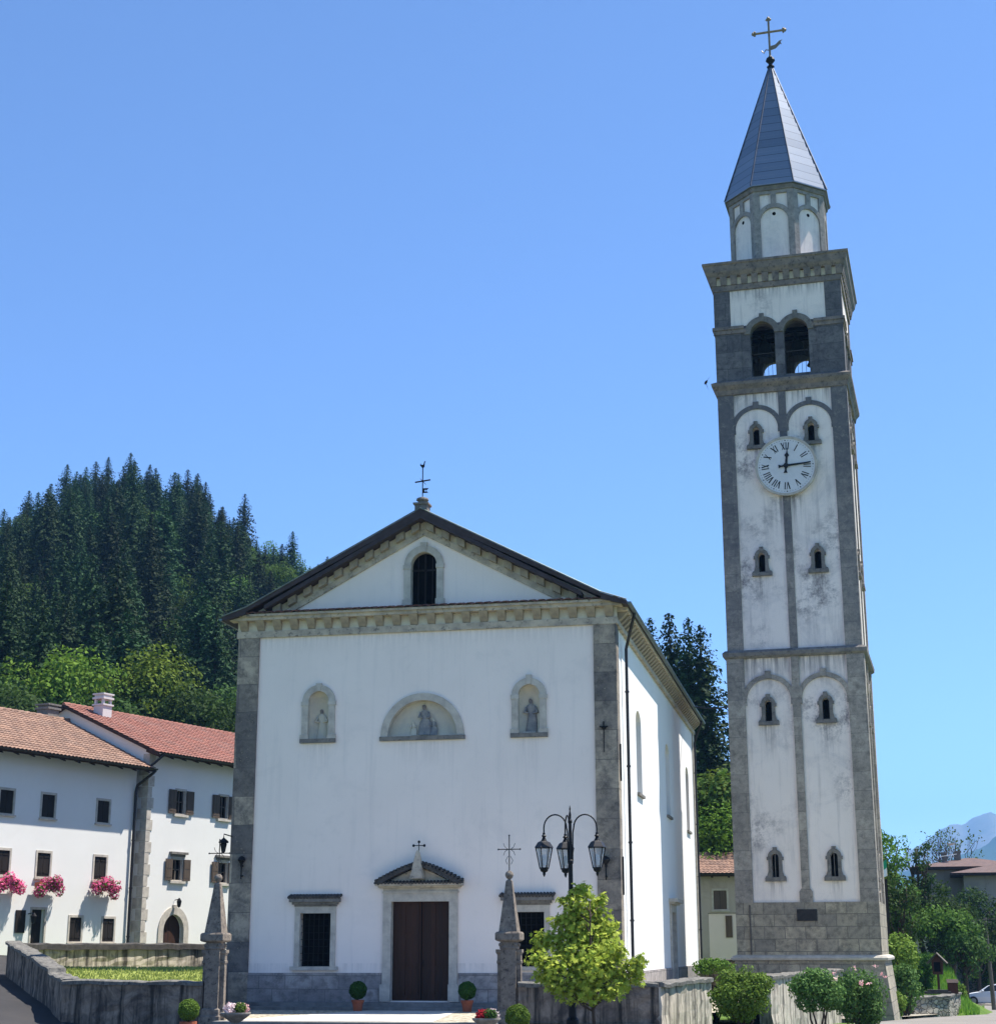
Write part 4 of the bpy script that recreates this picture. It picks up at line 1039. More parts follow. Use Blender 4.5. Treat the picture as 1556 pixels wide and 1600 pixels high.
h1 = gable_house('village_house', 'long white house with faded brown tiles and pink flower baskets under its windows', O1, RZ, -18, 0, 10, 9.98, 2.7, .2, 'plaster_house', 'tile_house', op1, over=.9, side=.3)
b = MB(); b.tube([(.2, -.98, 9.9), (.1, -.9, 9.75), (-.1, -.16, 9.2), (-.14, -.12, 8.9), (-.14, -.12, .6)], .07, 8)
for z in (2.2, 4.4, 6.6): b.lathe([(.09, z), (.09, z+.06)], 8, (-.14, -.12, 0))
b.build('downpipe', 'pipe', h1)
b = MB(); b.box(-.5, .5, -.5, .5, 10.8, 13.1); b.box(-.6, .6, -.6, .6, 13.1, 13.2); b.box(-.45, .45, -.45, .45, 13.2, 13.3); b.box(-.6, .6, -.6, .6, 13.3, 13.38)
c_ = b.build('chimney', 'trim_dark', h1); c_.location = (-.7, 5.3, 0); c_.scale = (.75, .75, 1)
op2 = []
for c in (2.46, 5.85, 9.3): op2.append(opening('open', c, 8.08, 9.18, .66, 'shutter_brown', sw=.55))
for c in (2.43, 5.98, 9.3): op2.append(opening('open', c, 4.9, 5.87, .74, 'shutter_brown', sw=.5, cap=True))
op2.append(opening('arch', 2.35, 1.1, 3.28, 1.52, 'door'))
h2 = gable_house('village_house', 'white house with bright red tiles, stone quoins and open brown shutters, behind the gate pier', O2, RZ, 0, 14, 11, 10.75, 2.75, .2, 'plaster_house', 'tile_red', op2, over=.8, side=.25)
q = MB(); z = .9; i = 0
while z < 10.4:
    w1, w2 = ((.52, .34), (.34, .55))[i % 2]
    q.box(-.035, w1*.8, -.035, .02, z+.01, z+.5); q.box(-.036, .02, .021, w2, z+.01, z+.5); z += .52; i += 1
q.build('quoins', 'trim', h2)
b = MB(); b.tube([(.0, -.95, 10.7), (-.25, -.6, 10.3), (-.5, -.25, 9.95)], .06, 8); b.build('downpipe', 'pipe', h2)
b = MB(); b.box(-.42, .42, -.4, .4, 12.3, 13.7)
for s1 in (-1, 1):
    for s2 in (-1, 1): xa, xb = sorted((s1*.4, s1*.24)); ya, yb = sorted((s2*.38, s2*.22)); b.box(xa, xb, ya, yb, 13.7, 13.95)
b.box(-.5, .5, -.48, .48, 13.62, 13.7); b.box(-.5, .5, -.48, .48, 13.95, 14.05); b.box(-.5, .5, -.48, .48, 14.17, 14.25); b.box(-.4, .4, -.38, .38, 14.05, 14.17)
c_ = b.build('chimney', 'plaster_cream', h2); c_.location = (1.5, 4.5, .15); c_.scale = (.78, .78, .985)
b = MB(); b.tube([(2.35, -.02, 3.95), (2.35, -.3, 4.0)], .02, 6); b.lathe([(.03, .3), (.12, .15), (.08, -.1), (.02, -.15)], 6, (2.35, -.3, 3.75)); b.build('door_lantern', 'iron', h2)
# lantern and board beside the door of the first house
b = MB(); b.box(-7.28, -6.72, -.05, -.004, 2.35, 3.3); b.build('notice_shutter', 'shutter', h1)
b = MB(); b.tube([(-6.55, -.02, 3.15), (-6.55, -.35, 3.2)], .02, 6); b.lathe([(.03, .3), (.14, .15), (.09, -.12), (.02, -.18)], 6, (-6.55, -.35, 2.9)); b.build('door_lantern', 'iron', h1)

# ------------------------------------------------------------------ foliage helpers
def cards(rs, P, Nrm, size, aspect=.7, jit=.5, shape='leaf'):
    """leaf faces at points P, facing roughly along Nrm"""
    n = len(P); R = rs.randn(n, 3)*jit+Nrm; R /= np.linalg.norm(R, axis=1)[:, None]+1e-9
    T_ = np.cross(R, rs.randn(n, 3)); T_ /= np.linalg.norm(T_, axis=1)[:, None]+1e-9; Bt = np.cross(R, T_)
    s = (size*(.65+.7*rs.rand(n)))[:, None]
    if shape == 'star':
        k = [(-.12, 0), (-.45, .2), (-.2, .38), (-.5, .75), (-.12, .62), (0, 1.1), (.12, .62), (.5, .75), (.2, .38), (.45, .2), (.12, 0)]
        V = np.stack([P+T_*s*u+Bt*s*v*.95 for u, v in k], 1); m_ = len(k)
    else:
        k = [(0, -.6), (.42*aspect*1.3, 0), (0, .65), (-.42*aspect*1.3, 0)]
        V = np.stack([P+T_*s*u+Bt*s*v for u, v in k], 1)+0; m_ = 4
    vs = V.reshape(-1, 3).tolist(); fs = [tuple(range(i*m_, i*m_+m_)) for i in range(n)]
    return vs, fs
def blob_points(rs, blobs, per, fill=.35):
    Ps = []; Ns = []
    for (c, r) in blobs:
        n = int(per*(r[0]*r[1]+r[1]*r[2]+r[0]*r[2])/3)
        d = rs.randn(n, 3); d /= np.linalg.norm(d, axis=1)[:, None]
        rad = 1-fill*rs.rand(n)**2
        rad *= 1+.13*np.sin(d[:, 0]*7+c[0]*3)*np.sin(d[:, 2]*6+c[1]*5)
        Ps.append(np.array(c)+d*rad[:, None]*np.array(r)); Ns.append(d+np.array([0, 0, .35]))
    return np.concatenate(Ps), np.concatenate(Ns)
def limb_mesh(b, rs, p0, p1, r0, r1, n=4, wob=.08):
    p0, p1 = Vector(p0), Vector(p1); L = (p1-p0).length; pts = []
    for k in range(n+1):
        t = k/n; p = p0.lerp(p1, t)
        if 0 < k < n: p = p+Vector(rs.randn(3)*wob*L*.5)
        pts.append(p)
    b.tube(pts, [r0+(r1-r0)*k/n for k in range(n+1)], 7)
def broad_tree(name, label, cat, loc, h, cr, mat, seed, nb=26, per=90, leaf=.34, trunk=.3, group=None, low=.25, airy=0., tall=1.):
    rs = np.random.RandomState(seed); root = thing(name, label, cat, loc, group=group)
    b = MB(); th = h*(low+.12)
    limb_mesh(b, rs, (0, 0, -.6), (rs.randn()*.1, rs.randn()*.1, th), trunk, trunk*.7, 4, .04)
    blobs = []; cz = h*(low+(1-low)/2)
    for k in range(nb):
        d = rs.randn(3); d /= np.linalg.norm(d); q = rs.rand()**.4*.78
        c = (d[0]*cr*q, d[1]*cr*q, cz+d[2]*(h*(1-low)/2)*q)
        z = (c[2]-h*low)/(h*(1-low)); sh = .6+.4*sin(pi*min(1, max(0, .15+z*.8)))
        c = (c[0]*sh, c[1]*sh, c[2]); r = cr*(.26+.18*rs.rand())*(1-airy*.4)
        blobs.append((c, (r, r, r*(.75+.3*rs.rand())*tall)))
        if k % 2 == 0: limb_mesh(b, rs, (0, 0, th*(.6+.4*rs.rand())), c, trunk*.35, trunk*.08, 4, .1)
    for k in range(3): limb_mesh(b, rs, (0, 0, th), (rs.randn()*cr*.2, rs.randn()*cr*.2, h*.74), trunk*.55, trunk*.08, 5, .06)
    b.build('trunk', 'bark', root, smooth=True)
    P, Nn = blob_points(rs, blobs, per, .4+airy*.4)
    vs, fs = cards(rs, P, Nn, leaf, jit=.6); b = MB(); b.v = vs; b.f = fs; b.mi = [0]*len(fs)
    b.build('crown', mat, root)
    return root
def spruce(name, label, loc, h, rb, seed, group=None, mat='spruce', dens=1.):
    rs = np.random.RandomState(seed); root = thing(name, label, 'tree', loc, group=group)
    b = MB(); b.tube([(0, 0, -1), (0, 0, h*.5), (0, 0, h*.99)], [.28, .17, .02], 7); b.build('trunk', 'bark', root)
    Ps = []; Ns = []; Sz = []
    z = h*.06
    while z < h*.995:
        t = 1-z/h; L = rb*(t**.66)*(.8+.4*rs.rand())+.1; nbr = int(6+6*t)
        for k in range(nbr):
            a = 2*pi*(k+rs.rand()*.8)/nbr; l = L*(.7+.45*rs.rand()); m_ = max(4, int(l/.12*dens))
            q = (np.arange(m_)+rs.rand(m_))/m_
            side = rs.randn(m_)*.22*l*.5*(1-.5*q)
            x = q*l; zz = z+.10*l-.38*l*q**1.3+.12*l*q**4-rs.rand(m_)*.3
            Ps.append(np.stack([x*cos(a)-side*sin(a), x*sin(a)+side*cos(a), zz], 1)); Ns.append(np.tile([cos(a)*.5, sin(a)*.5, .7], (m_, 1))); Sz.append(np.full(m_, .30 if t > .1 else .2))
        z += .26+.34*t
    P = np.concatenate(Ps); Nn = np.concatenate(Ns); vs, fs = cards(rs, P, Nn, np.concatenate(Sz), .75, .45)
    b = MB(); b.v = vs; b.f = fs; b.mi = [0]*len(fs); b.build('crown', mat, root)
    return root

# flower baskets under the windows of the first house
for c, lab in ((-8.2, 'pink flower basket cut by the left picture edge, under the leftmost house window'), (-5.75, 'pink flower basket under the window above the dark house door'), (-2.05, 'pink flower basket nearest the downpipe at the house corner')):
    ft = thing('flower_basket', lab, 'flower basket', O1+EXh*c+NOUT*.32+Vector((0, 0, 4.35)), RZ, 'pink flower baskets of the long house')
    b = MB(); b.box(-.7, .7, -.14, .14, -.08, .14); b.build('planter', 'terracotta', ft)
    rs = np.random.RandomState(int(40+c)); bl = [((x+rs.randn()*.06, -.1+rs.randn()*.06, .12+rs.randn()*.12-.25*abs(x)), (.27, .23, .29)) for x in np.linspace(-.68, .68, 9)]
    P, Nn = blob_points(rs, bl, 2400, .3); k = rs.rand(len(P)) < .8
    vs, fs = cards(rs, P[k], Nn[k], .085); b = MB(); b.add(vs, fs); b.build('flowers', 'pink', ft)
    vs, fs = cards(rs, P[~k]*.98, Nn[~k], .1); b = MB(); b.add(vs, fs); b.build('leaves', 'leaf_mid', ft)

# ------------------------------------------------------------------ walls
def wall_run(name, label, pts, thick, mat, cat='wall', cap='coping', capw=.07, caph=.12, seed=1):
    """pts: (x, y, zbottom, ztop) along the outer face; slightly uneven surface"""
    rs = np.random.RandomState(seed); w = thing(name, label, cat, (pts[0][0], pts[0][1], 0)); ox, oy = pts[0][:2]
    fine = []
    for a, c in zip(pts, pts[1:]):
        n = max(1, int(hypot(c[0]-a[0], c[1]-a[1])/.35)); fine += [tuple(a[i]+(c[i]-a[i])*k/n for i in range(4)) for k in range(n)]
    fine.append(pts[-1]); J = 8; b = MB(); vs = []; cp_ = []
    for i, p in enumerate(fine):
        q0, q1 = fine[max(0, i-1)], fine[min(len(fine)-1, i+1)]
        t = Vector((q1[0]-q0[0], q1[1]-q0[1])).normalized(); nn = Vector((-t.y, t.x))
        zt = p[3]+rs.randn()*.012
        row = []
        for s in (0, 1):
            for j in range(J+1):
                d = rs.randn()*.012
                zz = p[2]+(zt-caph-p[2])*(j/J if s == 0 else 1-j/J)
                row.append((p[0]-ox+nn.x*(thick*s+d), p[1]-oy+nn.y*(thick*s+d), zz))
        vs += row
        c0 = -capw+rs.randn()*.012; c1 = thick+capw+rs.randn()*.012; e = rs.randn()*.01
        for (o, z) in ((c0, zt-caph), (c0-.01, zt-.03+e), (c0+.05, zt+e), (c1-.05, zt+e+.01), (c1, zt-.03), (c1, zt-caph)):
            cp_.append((p[0]-ox+nn.x*o, p[1]-oy+nn.y*o, z))
    m_ = 2*(J+1); b.add(vs, [(i*m_+j, i*m_+j+1, (i+1)*m_+j+1, (i+1)*m_+j) for i in range(len(fine)-1) for j in range(m_-1)])
    L = len(fine)-1
    b.add(vs[:m_], [tuple(range(m_))]); b.add(vs[L*m_:], [tuple(range(m_-1, -1, -1))])
    b.build('wall_body', mat, w)
    b = MB(); b.add(cp_, [(i*6+j, i*6+(j+1) % 6, (i+1)*6+(j+1) % 6, (i+1)*6+j) for i in range(L) for j in range(6)]+[tuple(range(6)), tuple(L*6+j for j in range(5, -1, -1))])
    b.build('coping', cap, w); return w
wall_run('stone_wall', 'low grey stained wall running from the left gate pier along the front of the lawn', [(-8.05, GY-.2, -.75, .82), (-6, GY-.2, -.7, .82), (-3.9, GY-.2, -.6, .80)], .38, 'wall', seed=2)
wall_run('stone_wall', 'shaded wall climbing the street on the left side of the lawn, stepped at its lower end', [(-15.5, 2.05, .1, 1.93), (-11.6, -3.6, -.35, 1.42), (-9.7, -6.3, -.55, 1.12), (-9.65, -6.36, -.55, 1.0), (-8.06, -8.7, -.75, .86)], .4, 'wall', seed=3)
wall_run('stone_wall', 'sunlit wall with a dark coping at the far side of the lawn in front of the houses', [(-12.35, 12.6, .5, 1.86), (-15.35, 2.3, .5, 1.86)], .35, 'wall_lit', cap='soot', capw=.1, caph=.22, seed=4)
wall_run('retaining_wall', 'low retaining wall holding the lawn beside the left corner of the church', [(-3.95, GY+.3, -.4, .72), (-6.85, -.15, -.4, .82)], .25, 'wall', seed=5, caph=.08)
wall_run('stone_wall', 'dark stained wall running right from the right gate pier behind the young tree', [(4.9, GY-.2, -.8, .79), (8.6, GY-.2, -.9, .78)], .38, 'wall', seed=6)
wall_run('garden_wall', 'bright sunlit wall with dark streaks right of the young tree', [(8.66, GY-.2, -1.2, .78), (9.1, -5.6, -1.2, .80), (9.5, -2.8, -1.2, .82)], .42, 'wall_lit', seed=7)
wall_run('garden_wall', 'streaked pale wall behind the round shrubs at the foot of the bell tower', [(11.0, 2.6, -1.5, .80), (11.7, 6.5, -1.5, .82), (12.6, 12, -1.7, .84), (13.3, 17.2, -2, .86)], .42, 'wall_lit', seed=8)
pts_ = [at(1100, 1499, 80), at(1175, 1502, 80)]
wall_run('boundary_wall', 'low dark capped wall between the church and the bell tower', [(6.7, 26.9, .0, 1.18), (9.4, 26.9, 0, 1.14)], .3, 'wall', cap='soot', seed=9)

# ------------------------------------------------------------------ gate piers with obelisks
def pier(label, x):
    p = thing('gate_pier', label, 'gate pier', (x, GY, Z0), 0, 'gate piers')
    b = MB(); b.square([(.29, -.2), (.29, .12), (.25, .16), (.245, .3), (.205, .34)]); b.build('base', 'pier', p)
    b = MB(); b.box(-.2, .2, -.2, .2, .34, 2.08); b.build('shaft', 'pier', p)
    for s, ax in ((1, 0), (-1, 0), (0, -1)):
        if ax: continue
        b = MB(); c = (s*.235, 0, 0)
        b.square([(.13, .12), (.13, .2), (.1, .24), (.085, .34), (.08, 1.5), (.1, 1.53), (.1, 1.58), (.085, 1.6), (.085, 1.74), (.12, 1.8), (.12, 1.88)], c); b.build('half_column', 'pier', p)
    b = MB(); b.square([(.2, 1.88), (.225, 1.9), (.225, 1.94), (.205, 1.96)])
    for s in (-1, 1):
        for q in (-1, 1): b.ball((s*.2, q*.19, 2.0), .065, 8)
    b.build('frieze', 'pier', p)
    b = MB(); b.square([(.2, 2.07), (.3, 2.1), (.33, 2.13), (.33, 2.29), (.3, 2.33), (.25, 2.34)]); b.build('cap', 'pier', p)
    b = MB(); b.square([(.245, 2.34), (.08, 3.66), (.05, 3.69)]); b.build('obelisk', 'pier', p)
    b = MB(); b.lathe([(.05, 3.66), (.04, 3.72)], 8); b.ball((0, 0, 3.82), .115, 14); b.build('ball', 'pier', p, smooth=True)
    b = MB(); b.tube([(0, 0, 3.92), (0, 0, 4.86)], .016, 6); b.tube([(-.3, 0, 4.5), (.3, 0, 4.5)], .014, 6)
    for s in (-1, 1):
        b.tube([(s*.03, 0, 4.5), (s*.12, 0, 4.56), (s*.16, 0, 4.66)], .008, 5); b.tube([(s*.03, 0, 4.5), (s*.12, 0, 4.44), (s*.16, 0, 4.34)], .008, 5)
        b.tube([(s*.05, 0, 4.1), (s*.1, 0, 4.2), (s*.03, 0, 4.32)], .008, 5); b.ball((s*.3, 0, 4.5), .028, 6)
    b.ball((0, 0, 4.87), .028, 6); b.build('iron_cross', 'iron_cross', p)
pier('left stone gate pier with obelisk and iron cross, before the red roofed house', -3.66)
pier('right stone gate pier with obelisk and iron cross, beside the street lamp', 4.63)

# ------------------------------------------------------------------ potted topiary and flower bowls
def topiary(label, loc, r, mat='box_leaf', seed=1):
    t = thing('potted_topiary', label, 'potted plant', loc, 0, 'clipped box balls in terracotta pots')
    b = MB(); b.lathe([(.13, 0), (.16, .2), (.185, .28), (.2, .28), (.2, .34), (.17, .34), (.16, .3), (.02, .3)], 18); b.build('pot', 'terracotta', t)
    b = MB(); b.tube([(0, 0, .28), (0, 0, .5)], .03, 6); b.build('stem', 'bark', t)
    rs = np.random.RandomState(seed); d = rs.randn(4200, 3); d /= np.linalg.norm(d, axis=1)[:, None]
    P = d*(r*(1-.15*rs.rand(4200)**2)*(1+.04*np.sin(d[:, 0]*9)*np.sin(d[:, 2]*8)))[:, None]+np.array([0, 0, .36+r])
    vs, fs = cards(rs, P, d, .042, jit=.7); b = MB(); b.add(vs, fs); b.build('foliage', mat, t)
topiary('clipped box ball in a pot on the left side of the church door', (-1.6, -1.55, Z0+.02), .27, seed=11)
topiary('clipped box ball in a pot on the right side of the church door', (1.9, -1.55, Z0+.02), .27, seed=12)
p_ = at(295, 1580, 40.3); topiary('clipped box ball in a pot before the low wall, left of the left pier', (p_.x, p_.y, p_.z-.58), .24, 'leaf_shrub', 13)
p_ = at(809, 1591, 35); topiary('clipped box ball at the foot of the right gate pier, beside the street lamp', (p_.x, p_.y, p_.z-.6), .25, 'leaf_shrub', 14)
def bowl(label, loc, sc, cols, seed):
    t = thing('flower_bowl', label, 'flower bowl', loc, 0, 'stone flower bowls at the gate')
    b = MB(); b.lathe([(.16*sc, 0), (.14*sc, .06*sc), (.1*sc, .1*sc), (.2*sc, .16*sc), (.36*sc, .28*sc), (.42*sc, .34*sc), (.42*sc, .38*sc), (.37*sc, .38*sc), (.3*sc, .33*sc), (.02, .31*sc)], 24); b.build('bowl', 'bowl', t, smooth=False)
    rs = np.random.RandomState(seed)
    cen = [(-.13, -.08), (.12, .1), (.13, -.1), (-.05, .14)]
    for i, m_ in enumerate(cols):
        bl = [((cen[i][0]*sc+rs.randn()*.05*sc, cen[i][1]*sc+rs.randn()*.05*sc, .42*sc+rs.rand()*.08*sc), (.17*sc, .17*sc, .15*sc)) for _ in range(4)]; P, Nn = blob_points(rs, bl, 9000, .3); vs, fs = cards(rs, P, Nn, .045); b = MB(); b.add(vs, fs); b.build('flowers' if 'petal' in m_ or m_ == 'rose' else 'leaves', m_, t)
p_ = at(368, 1590, 42.2); bowl('stone bowl of white and pink flowers beside the left gate pier', (p_.x, p_.y, p_.z-.22), .88, ['white_petal', 'rose', 'leaf_mid', 'white_petal'], 21)
p_ = at(760, 1592, 41); bowl('stone bowl of dark red and white flowers just left of the right gate pier', (p_.x, p_.y, p_.z-.3), .82, ['red_petal', 'white_petal', 'leaf_dark', 'red_petal'], 22)

# ------------------------------------------------------------------ street lamp with three lanterns
_p = at(893, 1480, 37.4); lx, ly = _p.x, _p.y; lz = ground_z(lx, ly)
la = thing('street_lamp', 'black street lamp with three hanging lanterns on curved arms, in front of the young tree', 'street lamp', (lx, ly, lz))
TZ = 4.77-lz
b = MB(); b.lathe([(.2, 0), (.2, .1), (.16, .14), (.14, .5), (.09, .56), (.075, .9), (.06, .95)], 14); b.build('base', 'iron', la)
b = MB(); b.lathe([(.06, .9), (.05, TZ-1.3), (.065, TZ-1.28), (.065, TZ-1.22), (.04, TZ-1.2), (.035, TZ-.4), (.05, TZ-.38), (.05, TZ-.34), (.025, TZ-.3), (.03, TZ-.2), (.012, TZ-.12), (.02, TZ-.08), (.004, TZ)], 14, cap=True); b.build('pole', 'iron', la)
def lantern(par, x, y, zt):
    L = MB(); top = zt; k = 6; hT, hB = .19, .1; zT, zB = top-.33, top-.78
    L.lathe([(.03, 0), (.03, -.04), (.06, -.07), (.03, -.1), (.045, -.13), (.07, -.18), (.04, -.2)], 10, (0, 0, top))
    for q in range(k):
        a = 2*pi*q/k+.3; L.tube([(hT*cos(a), hT*sin(a), zT), (hB*cos(a), hB*sin(a), zB)], .013, 5)
    for r, z in ((hT, zT), (hB, zB)): L.tube([(r*cos(2*pi*q/k+.3), r*sin(2*pi*q/k+.3), z) for q in range(k+1)], .016, 5)
    L.lathe([(hB, zB), (.08, zB-.07), (.03, zB-.1), (.035, zB-.13), (.008, zB-.19)], 6, rot=.3)
    o = L.build('lantern', 'iron', par, loc=(x, y, 0))
    g = MB(); g.lathe([(hT-.012, zT-.005), (hB-.008, zB+.005)], 6, rot=.3, cap=False); g.build('lantern_glass', 'glass', o)
    g = MB(); g.lathe([(.055, zB+.06), (.06, zB+.2), (.03, zB+.3)], 8); g.build('bulb', 'white_cloth', o)
    g = MB(); g.lathe([(hT+.025, zT+.0), (hT+.015, zT+.02), (.14, zT+.12), (.1, zT+.14), (.05, zT+.16)], 6, rot=.3); g.build('lantern_cap', 'pipe', o)
for ang in (radians(12), radians(168+12), radians(90+12+9)):
    dx, dy = cos(ang), sin(ang); R_ = .60 if abs(dx) > .5 else .55
    b = MB(); pts = [(0.05*dx, .05*dy, TZ-1.25), (.06*dx, .06*dy, TZ-.6)]
    for q in range(0, 13):
        t = pi*q/12; pts.append(((.08+R_/2-.04-(R_/2-.04)*cos(t))*dx, (.08+R_/2-.04-(R_/2-.04)*cos(t))*dy, TZ-.5+.3*sin(t)))
    pts.append((R_*dx, R_*dy, TZ-.62)); b.tube(pts, .017, 7)
    b.build('arm', 'iron', la); lantern(la, R_*dx, R_*dy, TZ-.6)

# ------------------------------------------------------------------ young tree and shrubs
rs = np.random.RandomState(5)
tx, ty_ = 7.95, -16.3; tz0 = ground_z(tx, ty_)
yt = thing('young_tree', 'young tree with fresh yellow green leaves between the street lamp and the church corner', 'tree', (tx, ty_, tz0))
b = MB(); limb_mesh(b, rs, (.05, 0, -.3), (0, 0, 3.0), .045, .012, 6, .02)
hh0 = -tz0
BL = []
for px, py, r in ((905, 1392, .2), (900, 1415, .3), (925, 1425, .26), (888, 1440, .28), (915, 1455, .38), (945, 1450, .24), (880, 1480, .36), (850, 1470, .24), (915, 1495, .45), (958, 1490, .34), (843, 1500, .26), (868, 1512, .4), (905, 1530, .46), (950, 1525, .45), (985, 1515, .3), (1005, 1500, .16), (925, 1550, .36), (890, 1550, .3), (960, 1550, .26), (838, 1470, .14), (868, 1440, .16), (936, 1405, .14), (850, 1525, .2), (995, 1530, .2), (872, 1408, .1), (1000, 1512, .2), (905, 1460, .4), (895, 1500, .45), (930, 1515, .45), (905, 1435, .3), (870, 1535, .3), (940, 1480, .35), (975, 1535, .26)):
    p = at(px, py, 37.1); dy = (.34 if py < 1482 else -.22)+rs.randn()*.12
    c = (p.x-tx, p.y-ty_+dy, p.z-tz0); r *= 1.3 if py < 1482 else 1.0; BL.append((c, (r, r, r*.8)))
    limb_mesh(b, rs, (0, 0, max(.7, c[2]-.4-rs.rand()*.3)), c, .016, .006, 4, .08)
b.build('trunk', 'bark', yt, smooth=True)
P, Nn = blob_points(rs, BL, 2000, .92); 
vs, fs = cards(rs, P, Nn+np.array([0, -.1, .5]), .115, jit=.8, shape='star'); b = MB(); b.add(vs, fs); b.build('crown', 'leaf_young', yt)
def shrub(name, label, c, r, mats, seed, trunk=True, leaf=.07, dens=2600, flowers=None, gap=.18):
    rs = np.random.RandomState(seed); gz = ground_z(c[0], c[1]); t = thing(name, label, 'shrub', (c[0], c[1], gz), 0)
    cz = c[2]-gz; b = MB()
    for k in range(5 if trunk else 8):
        a = rs.rand()*6.3; limb_mesh(b, rs, (0.04*cos(a), .04*sin(a), -.2), (r[0]*.5*cos(a), r[1]*.5*sin(a), cz), .035, .01, 5, .06)
    b.build('trunk', 'bark', t, smooth=True)
    bl = [((0, 0, cz), (r[0]*.8, r[1]*.8, r[2]*.8))]
    for k in range(26):
        d = rs.randn(3); d /= np.linalg.norm(d); s = .24+.16*rs.rand()
        bl.append(((d[0]*r[0]*(1-s), d[1]*r[1]*(1-s), cz+d[2]*r[2]*(1-s)), (r[0]*s*1.1, r[1]*s*1.1, r[2]*s*1.1)))
    P, Nn = blob_points(rs, bl, dens, gap+.3); vs, fs = cards(rs, P, Nn, leaf, jit=.7); b = MB(); b.add(vs, fs); b.build('foliage', mats, t)
    if flowers:
        d = rs.randn(11, 3); d /= np.linalg.norm(d, axis=1)[:, None]; d[:, 2] = np.abs(d[:, 2])*1.0
        d[:, 1] = -np.abs(d[:, 1]); P = []
        for q in d:
            c0 = q*np.array(r)*1.03+np.array([0, 0, cz])
            for _ in range(9): P.append(c0+rs.randn(3)*.03)
        P = np.array(P); vs, fs = cards(rs, P, np.tile([0, -.5, .5], (len(P), 1)), .055); b = MB(); b.add(vs, fs); b.build('blossoms', flowers, t)
p_ = at(1160, 1553, 45); shrub('round_shrub', 'yellow green round shrub nearest the church, in front of the pale wall', p_, (.92, .8, .72), 'leaf_shrub', 31)
p_ = at(1274, 1550, 47); shrub('round_shrub', 'dark green round standard shrub in the middle, in front of the bell tower', p_, (.86, .8, .62), 'leaf_shrub_dark', 32)
p_ = at(1342, 1556, 49); shrub('rose_bush', 'tall rose bush with pale pink blooms against the right edge of the bell tower base', p_, (.82, .8, 1.0), 'leaf_shrub_dark', 33, False, .075, 2000, 'rose', .4)
# ------------------------------------------------------------------ buildings behind
p_ = at(1097, 1366, 95)
opb = [opening('closed', 3.1, 3.8, 4.85, .75, 'shutter_brown'), opening('closed', .6, 1.6, 2.7, .75, 'shutter_brown')]
hb = gable_house('farm_house', 'old grey house with a weathered red roof, glimpsed between church and bell tower', (p_.x-2.2, 42.6, 0), radians(8), -1, 6, 7, 5.75, 1.3, 0, 'plaster_house2', 'tile_house', opb, over=.7, side=.3)
a_ = at(1107, 1428, 88); c_ = at(1149, 1428, 88)
gs = thing('shed', 'small cream rendered shed with a brown shutter, between church and bell tower', 'shed', (a_.x, 34.9, 0))
b = MB(); b.box(0, 2.2, 0, 2.5, .3, 3.4); b.build('wall', 'plaster_cream', gs)
b = MB(); b.box(-.04, 2.24, -.04, 2.54, 3.4, 3.44); b.build('roof', 'trim_dark', gs)
b = MB(); b.box(.86, 1.2, -.05, -.004, 2.2, 3.3); b.build('shutter', 'shutter_brown', gs)

# house with hipped brown roofs on the right
hr = thing('hipped_house', 'house with low dull brown roofs behind the trees on the right', 'house', (19.2, 87, 0), radians(-3))
def hip(x0, x1, y0, y1, ze, zr, ov, par, wallz=-4):
    b = MB(); b.box(x0, x1, y0, y1, wallz, ze-.05); w = b.build('wall', 'plaster_house2', par)
    X0, X1, Y0, Y1 = x0-ov, x1+ov, y0-ov, y1+ov; h = (Y1-Y0)/2
    v = [(X0, Y0, ze), (X1, Y0, ze), (X1, Y1, ze), (X0, Y1, ze), (X0+h*.9, (Y0+Y1)/2, zr), (X1-h*.9, (Y0+Y1)/2, zr)]
    b = MB(); b.add(v, [(0, 1, 5, 4), (1, 2, 5), (2, 3, 4, 5), (3, 0, 4)])
    b.cur = 1; b.add([(X0, Y0, ze-.2), (X1, Y0, ze-.2), (X1, Y1, ze-.2), (X0, Y1, ze-.2)], [(3, 2, 1, 0)])
    b.add([(X0, Y0, ze-.2), (X1, Y0, ze-.2), (X1, Y1, ze-.2), (X0, Y1, ze-.2), (X0, Y0, ze), (X1, Y0, ze), (X1, Y1, ze), (X0, Y1, ze)], [(0, 1, 5, 4), (1, 2, 6, 5), (2, 3, 7, 6), (3, 0, 4, 7)])
    r = b.build('roof', ['tile_right', 'eave_wood'], par); return r
r1 = hip(.8, 8.5, 1, 9, 8.05, 8.95, 1.0, hr); r2 = hip(3.9, 12, -2.5, 5, 7.4, 8.4, 1.0, hr)
for x, z in ((2.6, 9.4), (3.7, 9.5)):
    b = MB(); b.box(x-.22, x+.22, 3.8, 4.3, 8.2, z-.15); b.box(x-.28, x+.28, 3.74, 4.36, z-.15, z); b.build('chimney', 'trim_dark', r1)
b = MB(); b.tube([(3.1, 3.2, 8.6), (3.1, 3.2, 10.2)], .03, 5); b.lathe([(.02, 0), (.25, .05), (.38, .16)], 12, (3.2, 3.1, 9.9)); b.tube([(2.2, 3.3, 9.0), (3.6, 3.3, 9.2)], .03, 5); b.build('antenna', 'white_cloth', r1)

